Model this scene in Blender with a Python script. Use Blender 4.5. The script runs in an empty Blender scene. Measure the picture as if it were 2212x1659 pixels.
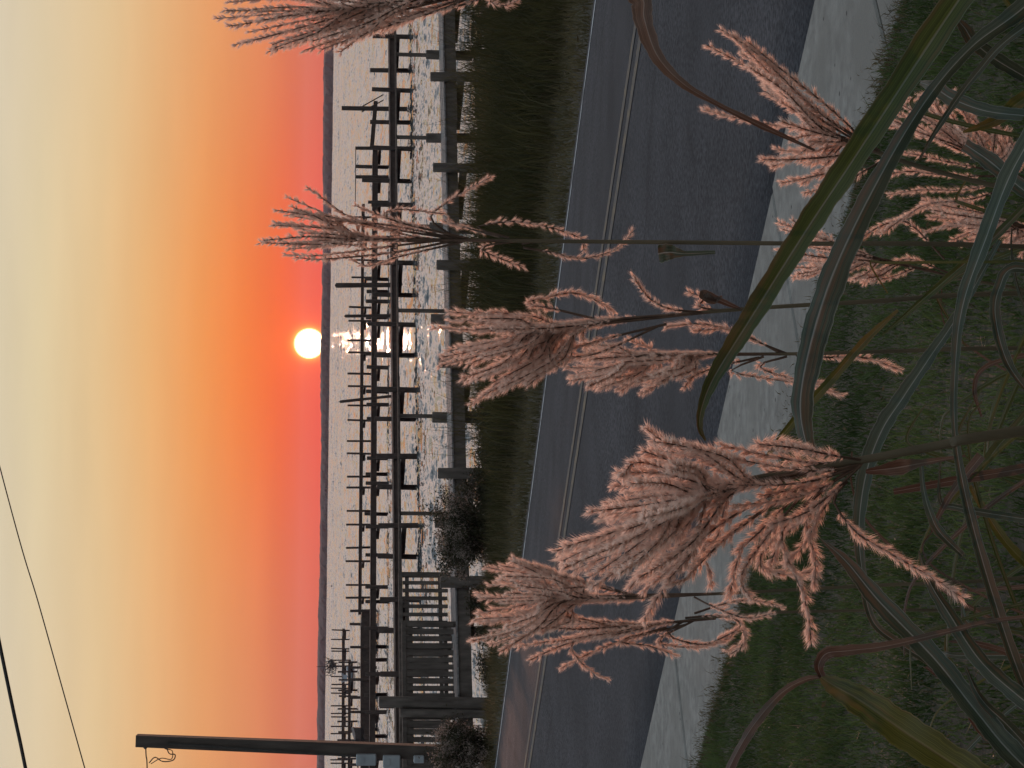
import bpy, math, random
import numpy as np
from mathutils import Vector, Matrix

random.seed(7); rng = np.random.default_rng(7)
sc = bpy.context.scene
COL = sc.collection
R_ = math.radians

# ------------------------------------------------------------------ camera
# The phone was held in portrait and the picture is stored lying on its side:
# image left = up, image top = the viewer's right.
FPX = 4731.0            # focal length for a 2212 px wide picture (about 77 mm eq.)
CAM_H = 2.2             # above the road
HORX = 705.0            # horizon column at the picture's middle
ROLL = 0.0131
_p = math.atan((1106 - HORX) / FPX)
F = np.array([0, math.cos(_p), -math.sin(_p)]); _R = np.array([1., 0, 0]); _U = np.cross(_R, F)
RT = _R * math.cos(ROLL) + _U * math.sin(ROLL)
UP = _U * math.cos(ROLL) - _R * math.sin(ROLL)
CAM = np.array([0, 0, CAM_H])

cam_d = bpy.data.cameras.new('camera'); cam = bpy.data.objects.new('camera', cam_d); COL.objects.link(cam)
cam_d.sensor_fit = 'HORIZONTAL'; cam_d.sensor_width = 36.0; cam_d.lens = 36.0 * FPX / 2212.0
cam_d.clip_start = 0.05; cam_d.clip_end = 20000
_x, _y, _z = -UP, RT, -F
cam.matrix_world = Matrix(((_x[0], _y[0], _z[0], 0), (_x[1], _y[1], _z[1], 0), (_x[2], _y[2], _z[2], CAM_H), (0, 0, 0, 1)))
sc.camera = cam

def ray(X, Y):
    return F + RT * ((829.5 - Y) / FPX) - UP * ((X - 1106.0) / FPX)
def pt(X, Y, d):
    return CAM + ray(X, Y) * d
def on_z(X, Y, z):
    r = ray(X, Y); return CAM + r * ((z - CAM_H) / r[2])

# ------------------------------------------------------------------ sky, sun, exposure
sun_dir = ray(668, 742); sun_dir = sun_dir / np.linalg.norm(sun_dir)
SUN_EL = math.asin(sun_dir[2]); SUN_AZ = math.atan2(sun_dir[0], sun_dir[1])
SUN_COL = (1.0, 0.48, 0.31)
w = bpy.data.worlds.new('World'); sc.world = w; w.use_nodes = True
nt = w.node_tree; nt.nodes.clear()
def N(tree, t, **kw):
    n = tree.nodes.new(t)
    for k, v in kw.items(): setattr(n, k, v)
    return n
def lin(c):
    return tuple(((v / 255.0) / 12.92 if v / 255.0 <= 0.04045 else ((v / 255.0 + 0.055) / 1.055) ** 2.4) for v in c[:3]) + (1.0,)
def ramp(tree, stops, interp='LINEAR'):
    n = N(tree, 'ShaderNodeValToRGB'); cr = n.color_ramp; cr.interpolation = interp
    while len(cr.elements) < len(stops): cr.elements.new(0.5)
    for e, (p, c) in zip(cr.elements, stops): e.position = p; e.color = c
    return n
def math_n(tree, op, a=None, b=None, clamp=False):
    n = N(tree, 'ShaderNodeMath', operation=op); n.use_clamp = clamp
    for i, v in enumerate((a, b)):
        if v is None: continue
        if isinstance(v, (int, float)): n.inputs[i].default_value = v
        else: tree.links.new(v, n.inputs[i])
    return n.outputs[0]
L = nt.links.new
out = N(nt, 'ShaderNodeOutputWorld'); bg = N(nt, 'ShaderNodeBackground')
tc = N(nt, 'ShaderNodeTexCoord'); nrm = N(nt, 'ShaderNodeVectorMath', operation='NORMALIZE'); L(tc.outputs['Generated'], nrm.inputs[0])
sep = N(nt, 'ShaderNodeSeparateXYZ'); L(nrm.outputs[0], sep.inputs[0])
el = math_n(nt, 'MULTIPLY', math_n(nt, 'ARCSINE', sep.outputs[2]), 57.29578)
elt = math_n(nt, 'DIVIDE', math_n(nt, 'ADD', el, 1.0), 31.0, True)      # -1..30 degrees
def ep(X): return ((705 - X) / FPX * 57.29578 + 1.0) / 31.0
HI = [(0.37, lin((198, 203, 206))), (0.46, lin((182, 194, 207))), (0.6, lin((168, 181, 198))), (1.0, lin((130, 142, 160)))]
side = ramp(nt, [(0.0, lin((192, 84, 50))), (ep(690), lin((196, 94, 58))), (ep(625), lin((206, 114, 74))), (ep(555), lin((218, 139, 91))), (ep(451), lin((226, 159, 104))),
                 (ep(347), lin((226, 178, 126))), (ep(243), lin((225, 195, 149))), (ep(100), lin((220, 201, 167))), (ep(0), lin((215, 202, 177)))] + HI)
mid = ramp(nt, [(0.0, lin((238, 56, 8))), (ep(690), lin((240, 64, 10))), (ep(610), lin((243, 94, 28))), (ep(520), lin((243, 128, 58))), (ep(430), lin((240, 154, 84))),
                (ep(320), lin((233, 178, 117))), (ep(220), lin((227, 193, 143))), (ep(100), lin((221, 202, 162))), (ep(0), lin((217, 203, 173)))] + HI)
L(elt, side.inputs[0]); L(elt, mid.inputs[0])
# bearing away from the sun
hor = N(nt, 'ShaderNodeVectorMath', operation='MULTIPLY'); L(nrm.outputs[0], hor.inputs[0]); hor.inputs[1].default_value = (1, 1, 0)
hn = N(nt, 'ShaderNodeVectorMath', operation='NORMALIZE'); L(hor.outputs[0], hn.inputs[0])
hd = N(nt, 'ShaderNodeVectorMath', operation='DOT_PRODUCT'); L(hn.outputs[0], hd.inputs[0]); hd.inputs[1].default_value = (math.sin(SUN_AZ), math.cos(SUN_AZ), 0)
az = math_n(nt, 'MULTIPLY', math_n(nt, 'ARCCOSINE', math_n(nt, 'MINIMUM', hd.outputs['Value'], 0.9999999)), 57.29578)
g = math_n(nt, 'POWER', 2.718, math_n(nt, 'MULTIPLY', math_n(nt, 'POWER', math_n(nt, 'DIVIDE', az, 6.5), 2.0), -1.0))
m1 = N(nt, 'ShaderNodeMixRGB'); L(g, m1.inputs[0]); L(side.outputs[0], m1.inputs[1]); L(mid.outputs[0], m1.inputs[2])
# away from the sunset the low sky turns to the cool dusk belt
belt = ramp(nt, [(0.0, lin((105, 104, 118))), (0.2, lin((132, 120, 128))), (0.45, lin((128, 128, 140))), (1.0, lin((112, 120, 134)))]); L(elt, belt.inputs[0])
bf = N(nt, 'ShaderNodeMapRange', interpolation_type='SMOOTHSTEP'); L(az, bf.inputs[0]); bf.inputs[1].default_value = 25; bf.inputs[2].default_value = 120
m2 = N(nt, 'ShaderNodeMixRGB'); L(bf.outputs[0], m2.inputs[0]); L(m1.outputs[0], m2.inputs[1]); L(belt.outputs[0], m2.inputs[2])
# high sky: physical sky
sky = N(nt, 'ShaderNodeTexSky', sky_type='NISHITA'); sky.sun_disc = False; sky.sun_elevation = SUN_EL; sky.sun_rotation = SUN_AZ
sky.air_density = 1.0; sky.dust_density = 2.0; sky.ozone_density = 1.0; sky.altitude = 0
SKY_K = 1.75
sk = N(nt, 'ShaderNodeMixRGB', blend_type='MULTIPLY'); sk.inputs[0].default_value = 1; L(sky.outputs[0], sk.inputs[1]); sk.inputs[2].default_value = (SKY_K * 1.08, SKY_K, SKY_K * 0.92, 1)
uf = N(nt, 'ShaderNodeMapRange', interpolation_type='SMOOTHSTEP'); L(el, uf.inputs[0]); uf.inputs[1].default_value = 10; uf.inputs[2].default_value = 32
m3 = N(nt, 'ShaderNodeMixRGB'); L(uf.outputs[0], m3.inputs[0]); L(m2.outputs[0], m3.inputs[1]); L(sk.outputs[0], m3.inputs[2])
# the sun itself and its aureole
sd = N(nt, 'ShaderNodeVectorMath', operation='DISTANCE'); L(nrm.outputs[0], sd.inputs[0]); sd.inputs[1].default_value = tuple(sun_dir)
sang = math_n(nt, 'MULTIPLY', sd.outputs['Value'], 57.29578)
disc = N(nt, 'ShaderNodeMapRange', interpolation_type='SMOOTHSTEP'); L(sang, disc.inputs[0])
for i, v in ((1, 0.30), (2, 0.42), (3, 1.0), (4, 0.0)): disc.inputs[i].default_value = v
aur = math_n(nt, 'POWER', 2.718, math_n(nt, 'DIVIDE', sang, -0.55))
add1 = N(nt, 'ShaderNodeMixRGB', blend_type='ADD'); L(aur, add1.inputs[0]); L(m3.outputs[0], add1.inputs[1]); add1.inputs[2].default_value = (0.5, 0.10, 0.0, 1)
aur2 = math_n(nt, 'POWER', 2.718, math_n(nt, 'DIVIDE', math_n(nt, 'MAXIMUM', math_n(nt, 'SUBTRACT', sang, 0.36), 0.0), -0.07))
add1b = N(nt, 'ShaderNodeMixRGB', blend_type='ADD'); L(aur2, add1b.inputs[0]); L(add1.outputs[0], add1b.inputs[1]); add1b.inputs[2].default_value = (0.9, 0.75, 0.10, 1)
add2 = N(nt, 'ShaderNodeMixRGB', blend_type='ADD'); L(disc.outputs[0], add2.inputs[0]); L(add1b.outputs[0], add2.inputs[1]); add2.inputs[2].default_value = (5.0, 4.0, 2.6, 1)
# faint uneven layers in the haze
lm = N(nt, 'ShaderNodeMapping'); L(nrm.outputs[0], lm.inputs[0]); lm.inputs['Scale'].default_value = (7, 7, 60)
ln_ = N(nt, 'ShaderNodeTexNoise'); L(lm.outputs[0], ln_.inputs[0]); ln_.inputs['Scale'].default_value = 1.0; ln_.inputs['Detail'].default_value = 4
lr = N(nt, 'ShaderNodeMapRange'); L(ln_.outputs[0], lr.inputs[0])
for i_, v_ in ((1, 0.25), (2, 0.75), (3, 0.955), (4, 1.045)): lr.inputs[i_].default_value = v_
lay = N(nt, 'ShaderNodeMixRGB', blend_type='MULTIPLY'); lay.inputs[0].default_value = 1.0; L(add2.outputs[0], lay.inputs[1]); L(lr.outputs[0], lay.inputs[2])
L(lay.outputs[0], bg.inputs[0]); bg.inputs[1].default_value = 1.0; L(bg.outputs[0], out.inputs[0])

sun_l = bpy.data.lights.new('sun', 'SUN'); sun_l.energy = 2.1; sun_l.angle = R_(0.6); sun_l.color = SUN_COL
sun_o = bpy.data.objects.new('sun', sun_l); COL.objects.link(sun_o)
sun_o.rotation_euler = Vector(sun_dir).to_track_quat('Z', 'Y').to_euler(); sun_o.location = (0, 0, 30)
vs = sc.view_settings; vs.view_transform = 'Standard'; vs.look = 'None'; vs.exposure = 0.0; vs.gamma = 1.0; vs.use_curve_mapping = False
sc.cycles.max_bounces = 6; sc.cycles.transparent_max_bounces = 8

# ------------------------------------------------------------------ object helpers
def link(o, parent=None):
    COL.objects.link(o)
    if parent is not None: o.parent = parent
    return o
def tag(o, label=None, cat=None, group=None, kind=None):
    if label: o['label'] = label
    if cat: o['category'] = cat
    if group: o['group'] = group
    if kind: o['kind'] = kind
    return o
def thing(name, label, cat, loc=(0, 0, 0), group=None):
    o = bpy.data.objects.new(name, None); o.location = Vector(loc); o.empty_display_size = 0.1
    link(o); return tag(o, label, cat, group)
def mesh_obj(name, V, Fs, mat, parent=None, smooth=False, uv=None):
    """V: world-space vertices; faces list or (n,3)/(n,4) array."""
    V = np.asarray(V, dtype=np.float64)
    if parent is not None:
        off = np.array(parent.matrix_world_cache if False else world_loc(parent)); V = V - off
    me = bpy.data.meshes.new(name)
    if isinstance(Fs, np.ndarray):
        k = Fs.shape[1]; n = len(Fs)
        me.vertices.add(len(V)); me.vertices.foreach_set('co', V.astype(np.float32).ravel())
        me.loops.add(n * k); me.loops.foreach_set('vertex_index', Fs.astype(np.int32).ravel())
        me.polygons.add(n); me.polygons.foreach_set('loop_start', np.arange(0, n * k, k, dtype=np.int32))
        me.update(calc_edges=True)
    else:
        me.from_pydata(V.tolist(), [], Fs)
    if uv is not None:
        ul = me.uv_layers.new(name='UVMap')
        li = np.empty(len(me.loops), dtype=np.int32); me.loops.foreach_get('vertex_index', li)
        ul.data.foreach_set('uv', np.asarray(uv, dtype=np.float32)[li].ravel())
    if smooth: me.polygons.foreach_set('use_smooth', np.ones(len(me.polygons), dtype=bool))
    me.materials.append(mat)
    o = bpy.data.objects.new(name, me)
    return link(o, parent)
def world_loc(o):
    v = Vector((0, 0, 0))
    while o is not None: v = v + o.location; o = o.parent
    return tuple(v)

class MB:
    def __init__(s): s.v = []; s.f = []
    def box(s, a, b, w, h, up=(0, 0, 1)):
        """bar from a to b, width w (sideways), height h (along up)"""
        a = np.array(a, float); b = np.array(b, float); d = b - a; d /= np.linalg.norm(d)
        u = np.array(up, float); u = u - d * (u @ d); u /= np.linalg.norm(u); r = np.cross(d, u); i = len(s.v)
        for p in (a, b):
            for x, y in ((-1, -1), (1, -1), (1, 1), (-1, 1)): s.v.append(p + r * x * w / 2 + u * y * h / 2)
        s.f += [(i, i+3, i+2, i+1), (i+4, i+5, i+6, i+7), (i, i+1, i+5, i+4), (i+1, i+2, i+6, i+5), (i+2, i+3, i+7, i+6), (i+3, i, i+4, i+7)]
        return s
    def tube(s, P, r, n=6, cap=True):
        P = [np.array(p, float) for p in P]; m = len(P)
        if not hasattr(r, '__len__'): r = [r] * m
        base = len(s.v)
        for k in range(m):
            d = P[min(k+1, m-1)] - P[max(k-1, 0)]; d /= (np.linalg.norm(d) + 1e-12)
            u = np.array([0, 0, 1.]) if abs(d[2]) < 0.9 else np.array([1., 0, 0])
            a = np.cross(d, u); a /= np.linalg.norm(a); b = np.cross(d, a)
            for j in range(n):
                t = 2 * math.pi * j / n; s.v.append(P[k] + (a * math.cos(t) + b * math.sin(t)) * r[k])
        for k in range(m - 1):
            for j in range(n):
                s.f.append((base+k*n+j, base+k*n+(j+1) % n, base+(k+1)*n+(j+1) % n, base+(k+1)*n+j))
        if cap:
            s.f.append(tuple(base + j for j in range(n))[::-1]); s.f.append(tuple(base+(m-1)*n+j for j in range(n)))
        return s
    def build(s, name, mat, parent=None, smooth=False): return mesh_obj(name, s.v, s.f, mat, parent, smooth)

# ------------------------------------------------------------------ materials
def mat(name):
    m = bpy.data.materials.new(name); m.use_nodes = True
    b = m.node_tree.nodes['Principled BSDF']; return m, m.node_tree, b
def noise_mat(name, c1, c2, scale=5.0, rough=0.85, bump=0.0, bscale=None, detail=6.0, stretch=(1, 1, 1), spec=0.3, c3=None, scale3=0.6):
    m, t, b = mat(name); l = t.links.new
    tcn = N(t, 'ShaderNodeTexCoord'); mp = N(t, 'ShaderNodeMapping'); l(tcn.outputs['Object'], mp.inputs[0]); mp.inputs['Scale'].default_value = stretch
    n = N(t, 'ShaderNodeTexNoise'); l(mp.outputs[0], n.inputs[0]); n.inputs['Scale'].default_value = scale; n.inputs['Detail'].default_value = detail
    r = ramp(t, [(0.32, c1 + (1,)), (0.68, c2 + (1,))]); l(n.outputs[0], r.inputs[0]); last = r.outputs[0]
    if c3:
        n3 = N(t, 'ShaderNodeTexNoise'); l(tcn.outputs['Object'], n3.inputs[0]); n3.inputs['Scale'].default_value = scale3; n3.inputs['Detail'].default_value = 4
        r3 = ramp(t, [(0.45, (0, 0, 0, 1)), (0.65, (1, 1, 1, 1))]); l(n3.outputs[0], r3.inputs[0])
        mx = N(t, 'ShaderNodeMixRGB'); l(r3.outputs[0], mx.inputs[0]); l(last, mx.inputs[1]); mx.inputs[2].default_value = c3 + (1,); last = mx.outputs[0]
    l(last, b.inputs['Base Color']); b.inputs['Roughness'].default_value = rough; b.inputs['Specular IOR Level'].default_value = spec
    if bump:
        n2 = N(t, 'ShaderNodeTexNoise'); l(mp.outputs[0], n2.inputs[0]); n2.inputs['Scale'].default_value = bscale or scale; n2.inputs['Detail'].default_value = 4
        bp = N(t, 'ShaderNodeBump'); l(n2.outputs[0], bp.inputs['Height']); bp.inputs['Strength'].default_value = bump; bp.inputs['Distance'].default_value = 0.02
        l(bp.outputs[0], b.inputs['Normal'])
    return m
def thin_mat(name, c1, c2, scale, transl=0.45, tcol=None, rough=0.6, var=0.0):
    """leaf-like: diffuse plus light passing through"""
    m, t, b = mat(name); l = t.links.new
    tcn = N(t, 'ShaderNodeTexCoord'); n = N(t, 'ShaderNodeTexNoise'); l(tcn.outputs['Object'], n.inputs[0]); n.inputs['Scale'].default_value = scale; n.inputs['Detail'].default_value = 3
    r = ramp(t, [(0.35, c1 + (1,)), (0.65, c2 + (1,))]); l(n.outputs[0], r.inputs[0])
    l(r.outputs[0], b.inputs['Base Color']); b.inputs['Roughness'].default_value = rough; b.inputs['Specular IOR Level'].default_value = 0.2
    tr = N(t, 'ShaderNodeBsdfTranslucent')
    if tcol: tr.inputs[0].default_value = tcol + (1,)
    else: l(r.outputs[0], tr.inputs[0])
    mx = N(t, 'ShaderNodeMixShader'); mx.inputs[0].default_value = transl
    l(b.outputs[0], mx.inputs[1]); l(tr.outputs[0], mx.inputs[2]); l(mx.outputs[0], t.nodes['Material Output'].inputs[0])
    return m

M = {}
M['asphalt'] = noise_mat('asphalt', (0.024, 0.024, 0.029), (0.072, 0.070, 0.079), 38, 0.9, 0.5, 60, 9, c3=(0.042, 0.041, 0.047), scale3=0.35, spec=0.12)
M['paint_white'] = noise_mat('paint_white', (0.30, 0.31, 0.33), (0.46, 0.47, 0.50), 20, 0.7)
M['paint_yellow'] = noise_mat('paint_yellow', (0.07, 0.056, 0.042), (0.15, 0.108, 0.066), 25, 0.8)
M['ground'] = noise_mat('ground', (0.020, 0.020, 0.010), (0.045, 0.040, 0.022), 3, 0.95, 0.5, 20, c3=(0.030, 0.022, 0.014), scale3=1.2)
M['wood'] = noise_mat('weathered_wood', (0.052, 0.041, 0.035), (0.112, 0.092, 0.080), 9, 0.85, 0.3, 30, stretch=(1, 1, 0.25))
M['deckwood'] = noise_mat('deck_wood', (0.11, 0.10, 0.10), (0.20, 0.185, 0.18), 7, 0.8, 0.25, 24)
M['farwood'] = noise_mat('far_wood', (0.036, 0.026, 0.022), (0.064, 0.047, 0.041), 4, 0.9)
M['pole'] = noise_mat('pole_wood', (0.045, 0.035, 0.030), (0.08, 0.064, 0.054), 12, 0.85, 0.3, 40, stretch=(1, 1, 0.15))
M['metal'] = noise_mat('grey_box_metal', (0.23, 0.25, 0.27), (0.30, 0.32, 0.34), 6, 0.5, spec=0.5)
M['cable'] = noise_mat('cable', (0.025, 0.022, 0.02), (0.05, 0.045, 0.04), 30, 0.7)
M['stem'] = noise_mat('grass_stem', (0.065, 0.050, 0.028), (0.115, 0.085, 0.050), 60, 0.55, stretch=(1, 1, 0.2))
M['boat'] = noise_mat('boat_hull', (0.30, 0.33, 0.38), (0.42, 0.45, 0.5), 2, 0.4, spec=0.5)
M['dark'] = noise_mat('dark_cover', (0.03, 0.028, 0.03), (0.06, 0.055, 0.055), 5, 0.7)
M['spike'] = thin_mat('spikelet', (0.60, 0.47, 0.42), (0.80, 0.67, 0.60), 130, 0.68, (0.97, 0.74, 0.63))
M['rachis'] = noise_mat('rachis', (0.060, 0.034, 0.023), (0.12, 0.07, 0.046), 90, 0.6)
M['lawn'] = thin_mat('lawn_blade', (0.026, 0.044, 0.012), (0.078, 0.108, 0.036), 1.7, 0.3)
M['lawn_dry'] = thin_mat('dry_blade', (0.07, 0.052, 0.028), (0.13, 0.10, 0.055), 6.0, 0.3)
M['marsh'] = thin_mat('marsh_blade', (0.026, 0.027, 0.010), (0.070, 0.060, 0.022), 1.2, 0.35)
M['verge'] = thin_mat('verge_blade', (0.060, 0.052, 0.024), (0.125, 0.100, 0.052), 1.0, 0.3)
M['shrub'] = thin_mat('shrub_leaf', (0.022, 0.022, 0.012), (0.055, 0.050, 0.026), 3.0, 0.3)
M['fluff'] = thin_mat('shrub_fluff', (0.22, 0.17, 0.15), (0.36, 0.29, 0.25), 4.0, 0.45)
M['far'] = noise_mat('far_shore', (0.030, 0.032, 0.030), (0.055, 0.052, 0.048), 0.03, 0.95)
# concrete with pits
M['concrete'] = noise_mat('concrete', (0.135, 0.127, 0.118), (0.225, 0.213, 0.198), 14, 0.9, 0.3, 90, 8, c3=(0.150, 0.140, 0.128), scale3=1.7)
def _wear():
    """patches, tar cracks and worn paint"""
    t = M['asphalt'].node_tree; l = t.links.new; b = t.nodes['Principled BSDF']; src = b.inputs['Base Color'].links[0].from_socket
    tcn = N(t, 'ShaderNodeTexCoord'); nz = N(t, 'ShaderNodeTexNoise'); nz.inputs['Scale'].default_value = 2.5; nz.inputs['Detail'].default_value = 5; l(tcn.outputs['Object'], nz.inputs[0])
    mv = N(t, 'ShaderNodeMixRGB'); mv.inputs[0].default_value = 0.12; l(tcn.outputs['Object'], mv.inputs[1]); l(nz.outputs['Color'], mv.inputs[2])
    v = N(t, 'ShaderNodeTexVoronoi', feature='DISTANCE_TO_EDGE'); v.inputs['Scale'].default_value = 0.30; l(mv.outputs[0], v.inputs['Vector'])
    r = ramp(t, [(0.0, (1, 1, 1, 1)), (0.006, (0.8, 0.8, 0.8, 1)), (0.012, (0, 0, 0, 1))]); l(v.outputs['Distance'], r.inputs[0])
    n = N(t, 'ShaderNodeTexNoise'); n.inputs['Scale'].default_value = 0.8; l(tcn.outputs['Object'], n.inputs[0])
    k = math_n(t, 'MULTIPLY', r.outputs[0], math_n(t, 'MULTIPLY', math_n(t, 'GREATER_THAN', n.outputs[0], 0.5), 0.3))
    mx = N(t, 'ShaderNodeMixRGB'); l(k, mx.inputs[0]); l(src, mx.inputs[1]); mx.inputs[2].default_value = (0.016, 0.016, 0.019, 1)
    n2 = N(t, 'ShaderNodeTexNoise'); n2.inputs['Scale'].default_value = 1.3; n2.inputs['Detail'].default_value = 6; l(tcn.outputs['Object'], n2.inputs[0])
    r2 = ramp(t, [(0.35, (0.80, 0.80, 0.80, 1)), (0.7, (1.18, 1.17, 1.16, 1))]); l(n2.outputs[0], r2.inputs[0])
    m2 = N(t, 'ShaderNodeMixRGB', blend_type='MULTIPLY'); m2.inputs[0].default_value = 1; l(mx.outputs[0], m2.inputs[1]); l(r2.outputs[0], m2.inputs[2]); l(m2.outputs[0], b.inputs['Base Color'])
    for nm, sc_, lo, hi in (('paint_yellow', 9.0, 0.44, 0.60), ('paint_white', 6.0, 0.36, 0.50)):
        t = M[nm].node_tree; l = t.links.new; b = t.nodes['Principled BSDF']; src = b.inputs['Base Color'].links[0].from_socket
        tcn = N(t, 'ShaderNodeTexCoord'); n = N(t, 'ShaderNodeTexNoise'); n.inputs['Scale'].default_value = sc_; n.inputs['Detail'].default_value = 8; l(tcn.outputs['Object'], n.inputs[0])
        r = ramp(t, [(lo, (1, 1, 1, 1)), (hi, (0, 0, 0, 1))]); l(n.outputs[0], r.inputs[0])
        mx = N(t, 'ShaderNodeMixRGB'); l(math_n(t, 'MULTIPLY', r.outputs[0], 0.75), mx.inputs[0]); l(src, mx.inputs[1]); mx.inputs[2].default_value = (0.05, 0.049, 0.056, 1); l(mx.outputs[0], b.inputs['Base Color'])
_wear()
def _pits():
    t = M['concrete'].node_tree; l = t.links.new; b = t.nodes['Principled BSDF']
    src = b.inputs['Base Color'].links[0].from_socket
    tcn = N(t, 'ShaderNodeTexCoord'); v = N(t, 'ShaderNodeTexVoronoi'); v.inputs['Scale'].default_value = 9; l(tcn.outputs['Object'], v.inputs['Vector'])
    r = ramp(t, [(0.07, (1, 1, 1, 1)), (0.12, (0, 0, 0, 1))]); l(v.outputs['Distance'], r.inputs[0])
    n = N(t, 'ShaderNodeTexNoise'); n.inputs['Scale'].default_value = 5; l(tcn.outputs['Object'], n.inputs[0])
    k = math_n(t, 'MULTIPLY', r.outputs[0], math_n(t, 'GREATER_THAN', n.outputs[0], 0.5))
    mx = N(t, 'ShaderNodeMixRGB'); l(k, mx.inputs[0]); l(src, mx.inputs[1]); mx.inputs[2].default_value = (0.045, 0.043, 0.042, 1); l(mx.outputs[0], b.inputs['Base Color'])
_pits()
# water
def water_mat():
    m, t, b = mat('water'); l = t.links.new
    b.inputs['Base Color'].default_value = (0.060, 0.066, 0.070, 1); b.inputs['Roughness'].default_value = 0.13; b.inputs['IOR'].default_value = 1.33
    tcn = N(t, 'ShaderNodeTexCoord')
    # random wave slopes; large wind patches change how choppy it is
    def slopes(sc_, st_, w_):
        mp = N(t, 'ShaderNodeMapping'); l(tcn.outputs['Object'], mp.inputs[0]); mp.inputs['Scale'].default_value = st_; mp.inputs['Rotation'].default_value = (0, 0, R_(6))
        n = N(t, 'ShaderNodeTexNoise'); l(mp.outputs[0], n.inputs[0]); n.inputs['Scale'].default_value = sc_; n.inputs['Detail'].default_value = 2
        sb = N(t, 'ShaderNodeVectorMath', operation='SUBTRACT'); l(n.outputs['Color'], sb.inputs[0]); sb.inputs[1].default_value = (0.5, 0.5, 0.5)
        sl = N(t, 'ShaderNodeVectorMath', operation='MULTIPLY'); l(sb.outputs[0], sl.inputs[0]); sl.inputs[1].default_value = (w_, w_, 0); return sl.outputs[0]
    ad = N(t, 'ShaderNodeVectorMath', operation='ADD'); l(slopes(3.0, (1.0, 0.3, 1), 0.85), ad.inputs[0]); l(slopes(8.0, (1.0, 0.3, 1), 0.6), ad.inputs[1])
    ad2 = N(t, 'ShaderNodeVectorMath', operation='ADD'); l(ad.outputs[0], ad2.inputs[0]); l(slopes(0.9, (1.0, 0.12, 1), 0.8), ad2.inputs[1]); ad = ad2
    mpw = N(t, 'ShaderNodeMapping'); l(tcn.outputs['Object'], mpw.inputs[0]); mpw.inputs['Scale'].default_value = (0.012, 0.07, 1)
    nw = N(t, 'ShaderNodeTexNoise'); l(mpw.outputs[0], nw.inputs[0]); nw.inputs['Scale'].default_value = 1.0; nw.inputs['Detail'].default_value = 3
    amp = N(t, 'ShaderNodeMapRange'); l(nw.outputs[0], amp.inputs[0])
    for i, v in ((1, 0.3), (2, 0.7), (3, 0.55), (4, 1.2)): amp.inputs[i].default_value = v
    sc2 = N(t, 'ShaderNodeVectorMath', operation='SCALE'); l(ad.outputs[0], sc2.inputs[0]); l(amp.outputs[0], sc2.inputs['Scale'])
    up = N(t, 'ShaderNodeVectorMath', operation='ADD'); l(sc2.outputs[0], up.inputs[0]); l(N(t, 'ShaderNodeNewGeometry').outputs['Normal'], up.inputs[1])
    bi = N(t, 'ShaderNodeVectorMath', operation='ADD'); l(up.outputs[0], bi.inputs[0]); bi.inputs[1].default_value = (0, -0.09, 0)   # wave faces that show lean shoreward
    no = N(t, 'ShaderNodeVectorMath', operation='NORMALIZE'); l(bi.outputs[0], no.inputs[0]); l(no.outputs[0], b.inputs['Normal'])
    return m
M['water'] = water_mat()
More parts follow.
